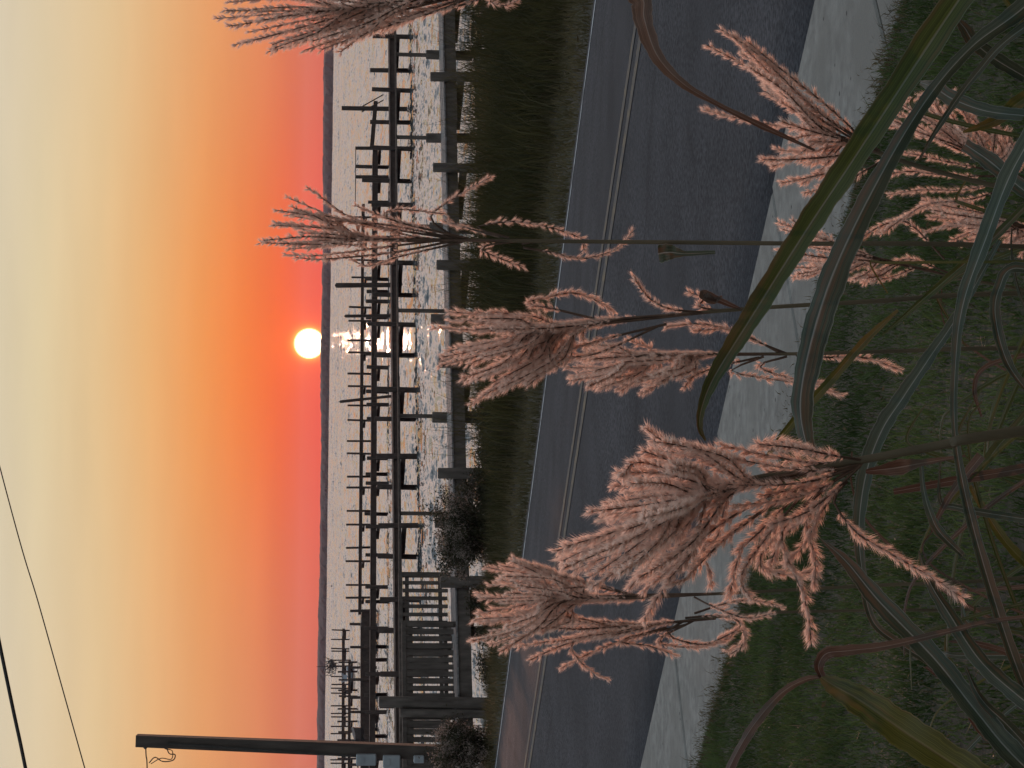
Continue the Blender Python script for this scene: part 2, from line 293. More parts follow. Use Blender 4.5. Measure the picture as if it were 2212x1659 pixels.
# long leaf blade: UV u = along, v = across
def leaf_mat(name, base, dry, edge, tip_dry=0.6, transl=0.3):
    m, t, b = mat(name); l = t.links.new
    uv = N(t, 'ShaderNodeUVMap'); sp = N(t, 'ShaderNodeSeparateXYZ'); l(uv.outputs[0], sp.inputs[0])
    # fine veins along the blade
    mp = N(t, 'ShaderNodeMapping'); l(uv.outputs[0], mp.inputs[0]); mp.inputs['Scale'].default_value = (2.0, 34.0, 1)
    n = N(t, 'ShaderNodeTexNoise'); l(mp.outputs[0], n.inputs[0]); n.inputs['Scale'].default_value = 1.0; n.inputs['Detail'].default_value = 4
    r = ramp(t, [(0.34, tuple(c * 0.42 for c in base) + (1,)), (0.66, tuple(c * 1.6 for c in base) + (1,))]); l(n.outputs[0], r.inputs[0])
    # dry parts: blotches that follow the length, stronger at the tip
    mp2 = N(t, 'ShaderNodeMapping'); l(uv.outputs[0], mp2.inputs[0]); mp2.inputs['Scale'].default_value = (2.2, 3.0, 1)
    oi = N(t, 'ShaderNodeObjectInfo'); l(math_n(t, 'MULTIPLY', oi.outputs['Random'], 40.0), mp2.inputs['Location'])
    n2 = N(t, 'ShaderNodeTexNoise'); l(mp2.outputs[0], n2.inputs[0]); n2.inputs['Scale'].default_value = 1.6; n2.inputs['Detail'].default_value = 5
    k = math_n(t, 'ADD', n2.outputs[0], math_n(t, 'MULTIPLY', math_n(t, 'SUBTRACT', sp.outputs[0], 0.55), tip_dry))
    r2 = ramp(t, [(0.50, (0, 0, 0, 1)), (0.72, (1, 1, 1, 1))]); l(k, r2.inputs[0])
    mx = N(t, 'ShaderNodeMixRGB'); l(r2.outputs[0], mx.inputs[0]); l(r.outputs[0], mx.inputs[1]); mx.inputs[2].default_value = dry + (1,)
    # pale midrib and pale margins
    dv = math_n(t, 'ABSOLUTE', math_n(t, 'SUBTRACT', sp.outputs[1], 0.5))
    rib = ramp(t, [(0.012, (0.5, 0.5, 0.5, 1)), (0.05, (0, 0, 0, 1)), (0.465, (0, 0, 0, 1)), (0.495, (0.4, 0.4, 0.4, 1))]); l(dv, rib.inputs[0])
    mx2 = N(t, 'ShaderNodeMixRGB'); l(rib.outputs[0], mx2.inputs[0]); l(mx.outputs[0], mx2.inputs[1]); mx2.inputs[2].default_value = edge + (1,)
    l(mx2.outputs[0], b.inputs['Base Color']); b.inputs['Roughness'].default_value = 0.5; b.inputs['Specular IOR Level'].default_value = 0.4
    bp = N(t, 'ShaderNodeBump'); l(n.outputs[0], bp.inputs['Height']); bp.inputs['Strength'].default_value = 0.3; bp.inputs['Distance'].default_value = 0.001; l(bp.outputs[0], b.inputs['Normal'])
    tr = N(t, 'ShaderNodeBsdfTranslucent'); l(mx2.outputs[0], tr.inputs[0])
    ms = N(t, 'ShaderNodeMixShader'); ms.inputs[0].default_value = transl; l(b.outputs[0], ms.inputs[1]); l(tr.outputs[0], ms.inputs[2]); l(ms.outputs[0], t.nodes['Material Output'].inputs[0])
    return m
M['leaf_green'] = leaf_mat('leaf_green', (0.042, 0.056, 0.013), (0.10, 0.062, 0.028), (0.20, 0.21, 0.17), 0.25, 0.22)
M['leaf_grey'] = leaf_mat('leaf_grey', (0.042, 0.056, 0.036), (0.105, 0.060, 0.034), (0.34, 0.35, 0.33), 0.2, 0.2)
M['leaf_yellow'] = leaf_mat('leaf_yellow', (0.058, 0.064, 0.013), (0.11, 0.075, 0.022), (0.16, 0.14, 0.08), 0.4)
M['leaf_dry'] = leaf_mat('leaf_dry', (0.085, 0.056, 0.040), (0.060, 0.030, 0.020), (0.24, 0.22, 0.20), 0.5)

# ------------------------------------------------------------------ setting: ground, road, sidewalk, water, far shore
# road frame: s across (away from the camera), t along
ANG = R_(130.5); TU = np.array([math.cos(ANG), math.sin(ANG)]); SN = np.array([math.sin(ANG), -math.cos(ANG)])
def st(s, t): return SN * s + TU * t
Z_WATER = -1.6
S_WALK0, S_ROAD0, S_MID, S_EDGE, S_ROAD1 = 6.42, 7.62, 11.53, 14.75, 14.98
def sstep(a, b, x):
    k = np.clip((x - a) / (b - a), 0, 1); return k * k * (3 - 2 * k)
def s_shore(t): return np.clip(25 - (t - 23.2) * 0.79, 18.6, 30)
def ground_z(s, t):
    s = np.asarray(s, float); t = np.asarray(t, float)
    z = np.interp(s, [1.0, 2.5, 6.42, 6.46, 14.96, 15.0, 16.5], [0.55, 0.50, 0.035, -0.20, -0.30, -0.115, -0.16])
    sh = s_shore(t); a = np.maximum(15.8, sh - 7)
    z = z - sstep(a, sh + 2.0, s) * 2.3 * (s > 15)
    return z + (np.sin(s * 1.7 + t * 0.9) * np.sin(t * 1.3 - s * 0.6)) * 0.015 * ((s > 15.3) | (s < 6.3))
ss = np.unique(np.concatenate([np.array([-300, -120, -50, -20, -8]), np.linspace(-3, 6.42, 40), [6.46, 10, 14.96, 15.0], np.linspace(15.2, 34, 70), [40, 60]]))
tt = np.unique(np.concatenate([np.array([-400, -200, -100, -50, -25, -10]), np.linspace(-4, 50, 120), [60, 80, 110, 160, 250, 400]]))
S, T = np.meshgrid(ss, tt, indexing='ij'); Z = ground_z(S, T)
P = S[..., None] * SN + T[..., None] * TU
Vg = np.concatenate([P, Z[..., None]], -1).reshape(-1, 3)
ni, nj = S.shape; ii = np.arange(ni - 1)[:, None] * nj + np.arange(nj - 1)[None]
Fg = np.stack([ii, ii + nj, ii + nj + 1, ii + 1], -1).reshape(-1, 4)
tag(mesh_obj('ground', Vg, Fg, M['ground'], smooth=True), kind='structure')

def strip(name, prof, t0, t1, m, dz=0.0, nt_=60, parent=None):
    """sheet with a cross profile [(s,z)...] along the road"""
    ts = np.linspace(t0, t1, nt_); V = []; Fs = []
    for t in ts:
        for s, z in prof: V.append((*st(s, t), z + dz))
    k = len(prof)
    for i in range(nt_ - 1):
        for j in range(k - 1): Fs.append((i*k+j, i*k+j+1, (i+1)*k+j+1, (i+1)*k+j))
    return mesh_obj(name, V, Fs, m, parent, smooth=True)
def road_z(s): return float(np.interp(s, [7.62, 9.0, 10.3, 11.2, 11.53, 12.0, 13.2, 14.75, 14.98], [0, 0.035, 0.072, 0.096, 0.10, 0.092, 0.03, -0.08, -0.095]))
rs = [7.55, 7.62, 8.3, 9.0, 9.7, 10.3, 10.8, 11.2, 11.53, 11.8, 12.1, 12.6, 13.2, 13.8, 14.4, 14.75, 14.98]
road = tag(strip('road', [(7.55, -0.15)] + [(s, road_z(s)) for s in rs[1:]] + [(15.0, -0.25)], -250, 350, M['asphalt'], nt_=40), kind='structure')
strip('edge_line', [(s, road_z(s) + 0.005) for s in (14.715, 14.75, 14.785)], -250, 350, M['paint_white'], nt_=40, parent=road)
for c in (11.40, 11.66):
    strip('centre_line', [(s, road_z(s) + 0.005) for s in (c - 0.05, c, c + 0.05)], -250, 350, M['paint_yellow'], nt_=40, parent=road)
# sidewalk of separate concrete slabs
walk = tag(strip('sidewalk', [(6.44, -0.03), (7.62, -0.03)], -30, 60, M['ground'], nt_=30), kind='structure')
t0 = -12.0; k = 0
cuts = [-12.0]
while cuts[-1] < 46: cuts.append(cuts[-1] + 1.9)
cuts = [c + 0.42 for c in cuts]
for a, b in zip(cuts[:-1], cuts[1:]):
    dz = rng.normal(0, 0.003); s0, s1 = 6.43 + rng.normal(0, 0.012), 7.615 + rng.normal(0, 0.008); gz = 0.012; g_ = 0.014
    corners = [(s0, a + g_), (s1, a + g_), (s1, b - g_), (s0, b - g_)]; bv = 0.012; V = []; Fs = []
    ins = [(s0 + bv, a + g_ + bv), (s1 - bv, a + g_ + bv), (s1 - bv, b - g_ - bv), (s0 + bv, b - g_ - bv)]
    for cs, z in ((corners, -0.10), (corners, 0.034 + dz), (ins, 0.042 + dz)):
        for s, t in cs: V.append((*st(s, t), z))
    for q in range(2):
        for j in range(4): Fs.append((q*4+j, q*4+(j+1) % 4, (q+1)*4+(j+1) % 4, (q+1)*4+j))
    Fs.append((8, 9, 10, 11))
    mesh_obj('slab', V, Fs, M['concrete'], walk)

# water: one sheet with real waves in the reach that can be seen, flat far to the sides
def water():
    ta = np.concatenate([[-120, -12, -3, -1.2, -0.6, -0.36], np.linspace(-0.25, 0.25, 430), [0.36, 0.6, 1.2, 3, 12, 120]])
    ys = np.concatenate([[16, 24], 30 * 1.0043 ** np.arange(0, 1020), [2700, 3400, 5000]])
    Yg, Tg = np.meshgrid(ys, ta, indexing='ij'); Xg = Yg * Tg; h = np.zeros_like(Xg); r = np.random.default_rng(21)
    for lam, sl, k_ in ((0.55, 0.10, 9), (0.9, 0.09, 9), (1.5, 0.07, 8), (2.6, 0.045, 6), (5, 0.05, 6), (10, 0.06, 6), (22, 0.07, 6), (45, 0.07, 5)):
        for q in range(k_):
            l_ = lam * r.uniform(0.75, 1.3); a = r.normal(0, 0.75); kx_, ky_ = math.sin(a) * 2 * math.pi / l_, math.cos(a) * 2 * math.pi / l_
            fade = np.clip(1.6 - Yg * 0.0043 * 3.2 / l_, 0, 1)                 # too short for the mesh this far out
            on = np.clip((Yg * 0.011 * 3.0 / l_) - 0.3, 0, 1) if lam > 4 else 1.0  # the long swells only stand in for chop far out
            h += sl * l_ / (2 * math.pi) * math.sqrt(2.0 / k_) * np.sin(kx_ * Xg + ky_ * Yg + r.uniform(0, 6.28)) * fade * on
    h *= (np.abs(Tg) < 0.24) * np.clip((Yg - 26) / 8, 0, 1); h = np.clip(h, -0.9, 0.9)
    Vw = np.stack([Xg, Yg, Z_WATER + h], -1).reshape(-1, 3); ni, nj = Xg.shape; ii = np.arange(ni - 1)[:, None] * nj + np.arange(nj - 1)[None]
    return tag(mesh_obj('water', Vw, np.stack([ii, ii + 1, ii + nj + 1, ii + nj], -1).reshape(-1, 4), M['water'], smooth=True), kind='structure')
water()

# far shore: low wooded land, a solid ridge with an uneven treetop line
def far_shore():
    n = 1400; X = np.linspace(-2600, 2600, n); V = []; Fs = []
    rows = 7
    front = 2300 + 0.10 * X + 40 * np.sin(X / 300.0) + 15 * np.sin(X / 77.0)
    h = 9.6 + 0.0006 * X + 1.0 * np.sin(X / 140.0) + 0.7 * np.sin(X / 47.0 + 1)
    hh = [h * 0.0 - 1.0, h * 0.0 + 0.4, h * 0.45, h * 0.78, h * 0.96, h * 1.0, h * 0.3]; dd = [0, 1, 4, 10, 25, 120, 400]
    for r in range(rows):
        jit = rng.normal(0, 0.22, n) * (1 if 2 <= r <= 5 else 0)
        jit = jit + (np.convolve(rng.normal(0, 0.9, n), np.ones(5) / 5, 'same') if 2 <= r <= 5 else 0)
        for i in range(n): V.append((X[i], front[i] + dd[r] + (rng.normal(0, 2) if 1 < r < 6 else 0), Z_WATER + hh[r][i] + jit[i]))
    for r in range(rows - 1):
        for i in range(n - 1): Fs.append((r*n+i, r*n+i+1, (r+1)*n+i+1, (r+1)*n+i))
    return tag(mesh_obj('far_shore', V, Fs, M['far']), kind='structure')
far_shore()

# ------------------------------------------------------------------ blades (lawn, verge, marsh)
def blades(name, base, h, lean, wid, m, kind='stuff', curve=0.5):
    """base (n,3), h (n), lean (n,2) sideways reach, wid (n)"""
    n = len(base); a = rng.uniform(0, 2 * math.pi, n); wv = np.stack([np.cos(a), np.sin(a), np.zeros(n)], 1) * wid[:, None] * 0.5
    l3 = np.concatenate([lean, np.zeros((n, 1))], 1); z = np.array([0, 0, 1.0])
    p1 = base + l3 * (0.5 * (1 - curve)) + z * (h * 0.55)[:, None]; p2 = base + l3 + z * h[:, None]
    V = np.stack([base - wv, base + wv, p1 + wv * 0.8, p1 - wv * 0.8, p2], 1).reshape(-1, 3)
    o = np.arange(n)[:, None] * 5
    Ft = np.concatenate([o + np.array([[0, 1, 2]]), o + np.array([[0, 2, 3]]), o + np.array([[3, 2, 4]])], 0)
    return tag(mesh_obj(name, V, Ft, m), kind=kind)
def scatter(n, x0, x1, y0, y1):
    x = rng.uniform(x0, x1, n); y = rng.uniform(y0, y1, n); s = x * SN[0] + y * SN[1]; t = x * TU[0] + y * TU[1]
    return x, y, s, t
def in_view(x, y, margin=1.2): return np.abs(x) < 0.176 * y + margin
# lawn
x, y, s, t = scatter(420000, -4.5, 4.0, 3.6, 14.5)
clump = np.sin(x * 3.1 + np.sin(y * 2.3) * 2) * np.sin(y * 2.7 + np.sin(x * 1.9) * 2)
ok = (s < 6.49 + rng.normal(0, 0.085, len(s))) & in_view(x, y, 0.9) & (rng.random(len(s)) < 0.75 + 0.25 * clump); x, y, s, t, cl = x[ok], y[ok], s[ok], t[ok], clump[ok]
z = np.where(s < 6.42, ground_z(s, t), 0.03); n = len(x)
hgt = rng.uniform(0.022, 0.055, n) * (1 + 0.25 * cl); ln = rng.normal(0, 0.018, (n, 2)); lng = rng.random(n) < 0.02; hgt[lng] *= 2.0; ln[lng] *= 2.5
near_edge = s > 6.42 - np.abs(rng.normal(0, 0.16, n)); dry = near_edge | (rng.random(n) < 0.05)
B = np.stack([x, y, z], 1)
tag(blades('grass', B[~dry], hgt[~dry], ln[~dry], rng.uniform(0.003, 0.006, (~dry).sum()), M['lawn']), 'short dark green lawn grass beside the concrete sidewalk', 'grass')
tag(blades('dry_grass', B[dry], hgt[dry] * 0.8, ln[dry] * 1.5, rng.uniform(0.003, 0.006, dry.sum()), M['lawn_dry']), 'brown dead grass edging the concrete sidewalk', 'grass')
# fallen leaf scraps on lawn, sidewalk edge and verge
def litter(n, x0, x1, y0, y1, cond, size):
    x, y, s, t = scatter(n, x0, x1, y0, y1); ok = cond(s) & in_view(x, y, 0.8); x, y, s, t = x[ok], y[ok], s[ok], t[ok]; n = len(x)
    c = np.stack([x, y, ground_z(s, t) + rng.uniform(0.02, 0.045, n)], 1); a = rng.normal(0, 1, (n, 3)); a[:, 2] *= 0.35; a /= np.linalg.norm(a, axis=1)[:, None]; q = rng.normal(0, 1, (n, 3)); b_ = np.cross(a, q); b_ /= np.linalg.norm(b_, axis=1)[:, None]; nn = np.cross(a, b_)
    sz = (size * rng.uniform(0.5, 1.4, n))[:, None]; V = np.stack([c - a * sz, c + b_ * sz * 0.4 + nn * sz * 0.2, c + a * sz, c - b_ * sz * 0.4 + nn * sz * 0.2], 1).reshape(-1, 3); o = np.arange(n)[:, None] * 4
    return V, np.concatenate([o + np.array([[0, 1, 2]]), o + np.array([[0, 2, 3]])], 0)
V1, F1 = litter(420, -4, 4, 3.6, 14, lambda s: s < 6.4, 0.016); V2, F2 = litter(1500, -8, 7, 17, 34, lambda s: (s > 15.1) & (s < 17.4), 0.035)
tag(mesh_obj('leaf_litter', np.concatenate([V1, V2]), np.concatenate([F1, F2 + len(V1)]), M['lawn_dry']), 'pale dry leaf scraps scattered over lawn and verge', 'leaf litter', kind='stuff')
# verge beyond the road
x, y, s, t = scatter(150000, -9, 8, 15, 40); sh = s_shore(t)
ok = (s > 15.0 + np.abs(rng.normal(0, 0.06, len(s)))) & (s < 18.0) & in_view(x, y, 2.0); x, y, s, t = x[ok], y[ok], s[ok], t[ok]; n = len(x)
tag(blades('verge_grass', np.stack([x, y, ground_z(s, t)], 1), rng.uniform(0.05, 0.15, n) * (1 + 1.2 * sstep(16.3, 17.5, s)), rng.normal(0, 0.05, (n, 2)), rng.uniform(0.006, 0.012, n), M['verge']), 'low olive brown grass between the road and the marsh', 'grass')
# marsh
x, y, s, t = scatter(120000, -11, 11, 18, 40); sh = s_shore(t)
ok = (s > 16.9 + rng.normal(0, 0.25, len(s))) & (s < sh + 0.4) & in_view(x, y, 3.0); x, y, s, t = x[ok], y[ok], s[ok], t[ok]; n = len(x)
right = sstep(-2.4, 1.0, x + 0.4 * np.sin(y))
hm = (0.22 + 0.58 * right) * rng.uniform(0.65, 1.25, n) * (0.8 + 0.2 * np.sin(x * 2.1 + y * 1.3))
tag(blades('marsh_grass', np.stack([x, y, np.maximum(ground_z(s, t), Z_WATER - 0.1)], 1), hm, rng.normal(0, 0.17, (n, 2)) * hm[:, None] * 1.6 + np.array([0.10, 0]) * hm[:, None], rng.uniform(0.008, 0.018, n), M['marsh']), 'tall dark marsh grass along the water', 'grass')

# sparse tall wisps standing over the marsh edge, on the same patch
x, y, s, t = scatter(60000, -11, 11, 20, 40); sh = s_shore(t)
ok = (s > np.maximum(17.2, sh - 7.5)) & (s < sh - 1.0) & in_view(x, y, 3.0) & (rng.random(len(s)) < np.where(x > -1.0, 0.34, 0.05)); x, y, s, t = x[ok], y[ok], s[ok], t[ok]; n = len(x)
hm = rng.uniform(0.65, 1.3, n) * np.where(x > -1.0, 1.0, 0.55)
tag(blades('marsh_reeds', np.stack([x, y, np.maximum(ground_z(s, t), Z_WATER - 0.1)], 1), hm, rng.normal(0, 0.30, (n, 2)) * hm[:, None] + np.array([0.15, 0]), rng.uniform(0.006, 0.012, n), M['marsh'], curve=0.6), 'thin tall reed blades rising over the marsh edge', 'grass')

# ------------------------------------------------------------------ piers
def line_hit(A, B, Y):
    """point of the ground line A-B seen at picture row Y"""
    A = np.array(A[:2]); B = np.array(B[:2]); d = B - A; r = ray(760, Y)[:2]
    m_ = np.array([[d[0], -r[0]], [d[1], -r[1]]]); k_ = np.linalg.solve(m_, -A); return A + d * k_[0]
def dline(Ya, da, Yb, db):
    a = CAM + ray(705, Ya) * da; b = CAM + ray(705, Yb) * db; return a[:2], b[:2]
def pile(x, y, ztop, r, m, parent, n=9, name='pile'):
    b = MB(); tx, ty = rng.normal(0, 0.02, 2)
    zs = [Z_WATER - 1.2, Z_WATER, Z_WATER + (ztop - Z_WATER) * 0.5, ztop - 0.02, ztop]
    H = ztop - Z_WATER
    b.tube([(x + tx * (q - ztop) * 0.5, y + ty * (q - ztop) * 0.5, q) for q in zs], [r * 1.08, r * 1.06, r * rng.uniform(0.98, 1.04), r * 0.98, r * 0.9], n)
    return b.build(name, m, parent, True)
def pier(label, Ya, da, Yb, db, Y0, Y1, zdeck, width, front, back, r, m, ztop, name='pier', fascia=0.24, wood=None, cat='pier', plank=0.14, root=None):
    A, B = dline(Ya, da, Yb, db); d = (B - A) / np.linalg.norm(B - A); nrm_ = np.array([-d[1], d[0]])
    if nrm_[1] < 0: nrm_ = -nrm_                      # away from the camera
    A2, B2 = A + nrm_ * width, B + nrm_ * width
    e0 = line_hit(A, B, Y0); e1 = line_hit(A, B, Y1)
    th = root or thing(name, label, cat, (e0[0], e0[1], zdeck))
    wood = wood or m
    L_ = np.linalg.norm(e1 - e0); dd = (e1 - e0) / L_
    b = MB(); q = 0.0
    while q < L_:
        c = e0 + dd * (q + plank / 2); j = rng.normal(0, 0.008, 3)
        b.box((*(c - nrm_ * (0.06 + j[0])), zdeck - 0.02 + j[2] * 0.3), (*(c + nrm_ * (width + 0.06 + j[1])), zdeck - 0.02 + j[2] * 0.3), plank - 0.012, 0.038); q += plank
    b.build('deck', wood, th)
    for off in (0.0, width):
        b = MB(); n_ = max(1, int(L_ / 4.9)); 
        for k_ in range(n_):
            p0 = e0 + dd * (L_ * k_ / n_ + 0.004) + nrm_ * off; p1 = e0 + dd * (L_ * (k_ + 1) / n_ - 0.004) + nrm_ * off; jz = rng.normal(0, 0.012)
            b.box((*p0, zdeck - 0.045 - fascia / 2 + jz), (*p1, zdeck - 0.045 - fascia / 2 + jz * 0.5), 0.05, fascia)
        b.build('stringer', m, th)
    for lst, off, aa, bb in ((front, -0.03 - r, A, B), (back, width + 0.03 + r, A2, B2)):
        for it in lst:
            Yp, zt = it if isinstance(it, tuple) else (it, ztop)
            c = line_hit(aa, bb, Yp) + nrm_ * (off if off < 0 else 0.03 + r)
            pile(c[0], c[1], zt + rng.normal(0, 0.03), r * rng.uniform(0.93, 1.07), m, th)
            # cap beam under the deck
            b = MB(); cc = c + nrm_ * (width / 2 + 0.03 + r) * (1 if off < 0 else -1)
            if off < 0:
                b.box((*(cc - nrm_ * (width / 2 + 0.30) + dd * (r + 0.045)), zdeck - 0.05 - fascia - 0.10), (*(cc + nrm_ * (width / 2 + 0.2) + dd * (r + 0.045)), zdeck - 0.05 - fascia - 0.10), 0.07, 0.19)
                b.build('cross_beam', m, th)
    return th, A, B, nrm_

walkway, WA, WB, WN = pier('weathered wooden walkway with stout piles and one handrail, closest to the marsh grass', 170, 56.8, 1264, 49.0, -120, 1720, -0.74, 1.55,
     [-20, 170, 366, 577, 788, 1028, 1264], [105, 286, 480, 679, 892, 1121, 1360], 0.13, M['wood'], -0.40, fascia=0.28, wood=M['deckwood'], name='walkway')
# handrail on the far side: slim posts and a top rail
RA, RB = WA + WN * 1.72, WB + WN * 1.72
hp = []
for Yp in (-80, 115, 294, 486, 669, 897, 1108, 1240):
    c = line_hit(RA, RB, Yp); hp.append(c)
    MB().box((*c, -1.05), (*c, 0.42), 0.085, 0.085, (1, 0.2, 0)).build('rail_post', M['wood'], walkway)
b = MB()
for a_, c_ in zip(hp[:-1], hp[1:]): b.box((*a_, 0.435), (*(a_ + (c_ - a_) * 0.998), 0.435), 0.13, 0.04)
b.build('handrail', M['wood'], walkway)
# guard rails with pickets round the landing
def guard(off, Y0, Y1, pitch, wp, ztop, zlow):
    a_, b_ = WA + WN * off, WB + WN * off; p0 = line_hit(a_, b_, Y0); p1 = line_hit(a_, b_, Y1); Lg = np.linalg.norm(p1 - p0); d = (p1 - p0) / Lg
    MB().box((*p0, ztop), (*p1, ztop), 0.15, 0.09).build('top_rail', M['wood'], walkway)
    MB().box((*p0, ztop - 0.15), (*p1, ztop - 0.15), 0.04, 0.09).build('rail', M['wood'], walkway)
    MB().box((*p0, zlow), (*p1, zlow), 0.04, 0.09).build('rail', M['wood'], walkway)
    q = 0.06
    while q < Lg:
        c = p0 + d * q - WN * 0.042; MB().box((*c, zlow - 0.17 + rng.normal(0, 0.01)), (*c, ztop - 0.05), wp, 0.028, (WN[0], WN[1], 0)).build('picket', M['wood'], walkway); q += pitch * rng.uniform(0.97, 1.03)
    q = 0.0
    while q < Lg:
        c = p0 + d * q + WN * 0.07; MB().box((*c, -1.0), (*c, ztop + 0.02), 0.10, 0.10, (WN[0], WN[1], 0)).build('rail_post', M['wood'], walkway); q += 1.9
guard(1.66, 1238, 1720, 0.205, 0.088, 0.42, -0.50)
guard(0.0, 1345, 1720, 0.172, 0.115, 0.42, -0.50)
c = line_hit(WA, WB, 1524) - WN * 0.2
pile(c[0], c[1], 0.98, 0.125, M['wood'], walkway, name='tall_post')
c = line_hit(WA, WB, 1546) - WN * 0.15
pile(c[0], c[1], 0.52, 0.10, M['wood'], walkway, name='tall_post')

pier('long pier with tall paired piles, just beyond the handrail of the walkway', 81, 106, 1139, 89, -60, 1740, -0.62, 1.6,
     [-40, (81, 0.22), (196, 0.2), (322, 0.2), (445, 0.2), (570, 0.15), (703, 0.1), (844, 0.1), (989, 0.05), (1139, 0.0), (1299, 0.0), (1460, 0.0), (1625, 0.0)],
     [20, (146, 0.24), (258, 0.26), (384, 0.7), (508, 0.2), (631, 0.15), (762, 0.12), (900, 0.1), (1047, 0.1), (1197, 0.0), (1358, 0.0), (1521, 0.0)], 0.11, M['farwood'], 0.2, fascia=0.26)
p2, P2A, P2B, P2N = pier('middle pier with short posts and a lower deck between two other piers', 384, 141, 1400, 130, 318, 1750, -0.60, 1.6,
     [(322, 0.5), (384, 0.5), 438, 570, 652, 701, 794, 875, 991, 1045, 1139, 1269, 1358, 1457, 1540, 1640], [(357, 0.5), (600, -0.2), 627, 684, 762, 843, 902, 1022, 1108, 1197, 1298, 1395, 1425, 1500, 1590], 0.118, M['farwood'], -0.30, fascia=0.30)
b = MB()
a_, c_ = line_hit(P2A, P2B, 322), line_hit(P2A, P2B, 446)
b.box((*a_, 0.50), (*c_, 0.50), 0.08, 0.05).build('rail', M['farwood'], p2)
pier('slender pier with thin regular posts rising well over its deck, farther out on the water', 600, 184, 1300, 176, 440, 1320, -0.60, 1.5,
     [470, 520, (600, 0.2), 664, 694, 762, 835, 908, 980, 1054, 1134, 1213, 1292], [560, 734, 806, 875, 952, 1029, 1103, 1183, 1263], 0.088, M['farwood'], 0.42, fascia=0.22)
pier('wide low pier platform with thick dark edge at the end of the slender pier', 1310, 158, 1650, 150, 1318, 1760, -0.50, 2.2,
     [1322, 1400, 1470, 1540, 1610], [1346, 1440, 1505, 1575, 1650], 0.10, M['farwood'], 0.25, fascia=0.60)
pier('distant pier with closely set thin posts near the far shore', 1362, 318, 1650, 300, 1358, 1760, -0.55, 1.6,
     [1362, 1402, 1408, 1440, 1480, 1488, 1526, 1550, 1586, 1620, 1650], [1380, 1425, 1460, 1496, 1540, 1568, 1604, 1640], 0.10, M['farwood'], 1.0, fascia=0.35)
pier('short distant pier with posts of uneven height beside the moored boat', 1430, 240, 1650, 232, 1425, 1760, -0.6, 1.5,
     [1432, 1470, 1505, 1560, 1600, 1640], [1450, 1490, 1530, 1580, 1620], 0.10, M['farwood'], 0.5, fascia=0.25)

# boat-lift with its tall post, slanted beam and stays, by the long pier
LA, LB = dline(81, 112, 1139, 95)
c = line_hit(LA, LB, 234); lift = thing('boat_lift', 'boat lift with tall post, slanted beam and two stays by the long pier', 'boat lift', (c[0], c[1], Z_WATER))
pile(c[0], c[1], 1.62, 0.115, M['farwood'], lift, name='post')
dl = (LB - LA) / np.linalg.norm(LB - LA)
c2 = line_hit(LA, LB, 318); c0 = line_hit(LA, LB, 219)
MB().box((*c0, -0.08), (*c2, 0.12), 0.16, 0.20).build('beam', M['farwood'], lift)
pile(c2[0], c2[1], -0.05, 0.09, M['farwood'], lift, name='post')
for Ya, za, Yb, zb in ((203, -0.45, 229, 0.58), (215, -0.45, 241, 0.62)):
    a_, b_ = line_hit(LA, LB, Ya), line_hit(LA, LB, Yb); MB().tube([(*a_, za), (*b_, zb)], 0.03, 5).build('stay', M['cable'], lift)
# lone mooring posts standing among the piers
for Yp, d, zt, r, lab in ((617, 128, 1.72, 0.15, 'thick tall mooring pile with a splintered top among the piers'), (683, 128, 1.15, 0.10, 'slim mooring pile nearly under the sun, among the piers'),
                          (868, 128, 1.38, 0.085, 'thin leaning mooring pile left of the sun, rising among the piers')):
    a_ = CAM + ray(760, Yp) * d; th = thing('mooring_pile', lab, 'mooring pile', (a_[0], a_[1], Z_WATER), 'lone mooring piles among the piers')
    bb = MB(); lean = 0.10 if Yp == 868 else 0.02
    hs = np.linspace(Z_WATER - 1, zt, 7); bb.tube([(a_[0] - lean * (q - zt) * 1.2, a_[1], q) for q in hs], [r * rng.uniform(0.9, 1.08) for _ in hs], 9); bb.build('shaft', M['farwood'], th, True)
    MB().tube([(a_[0] - lean * 0.05, a_[1], zt - 0.02), (a_[0], a_[1], zt + 0.06)], [r * 0.8, r * 0.3], 9).build('cap', M['farwood'], th)

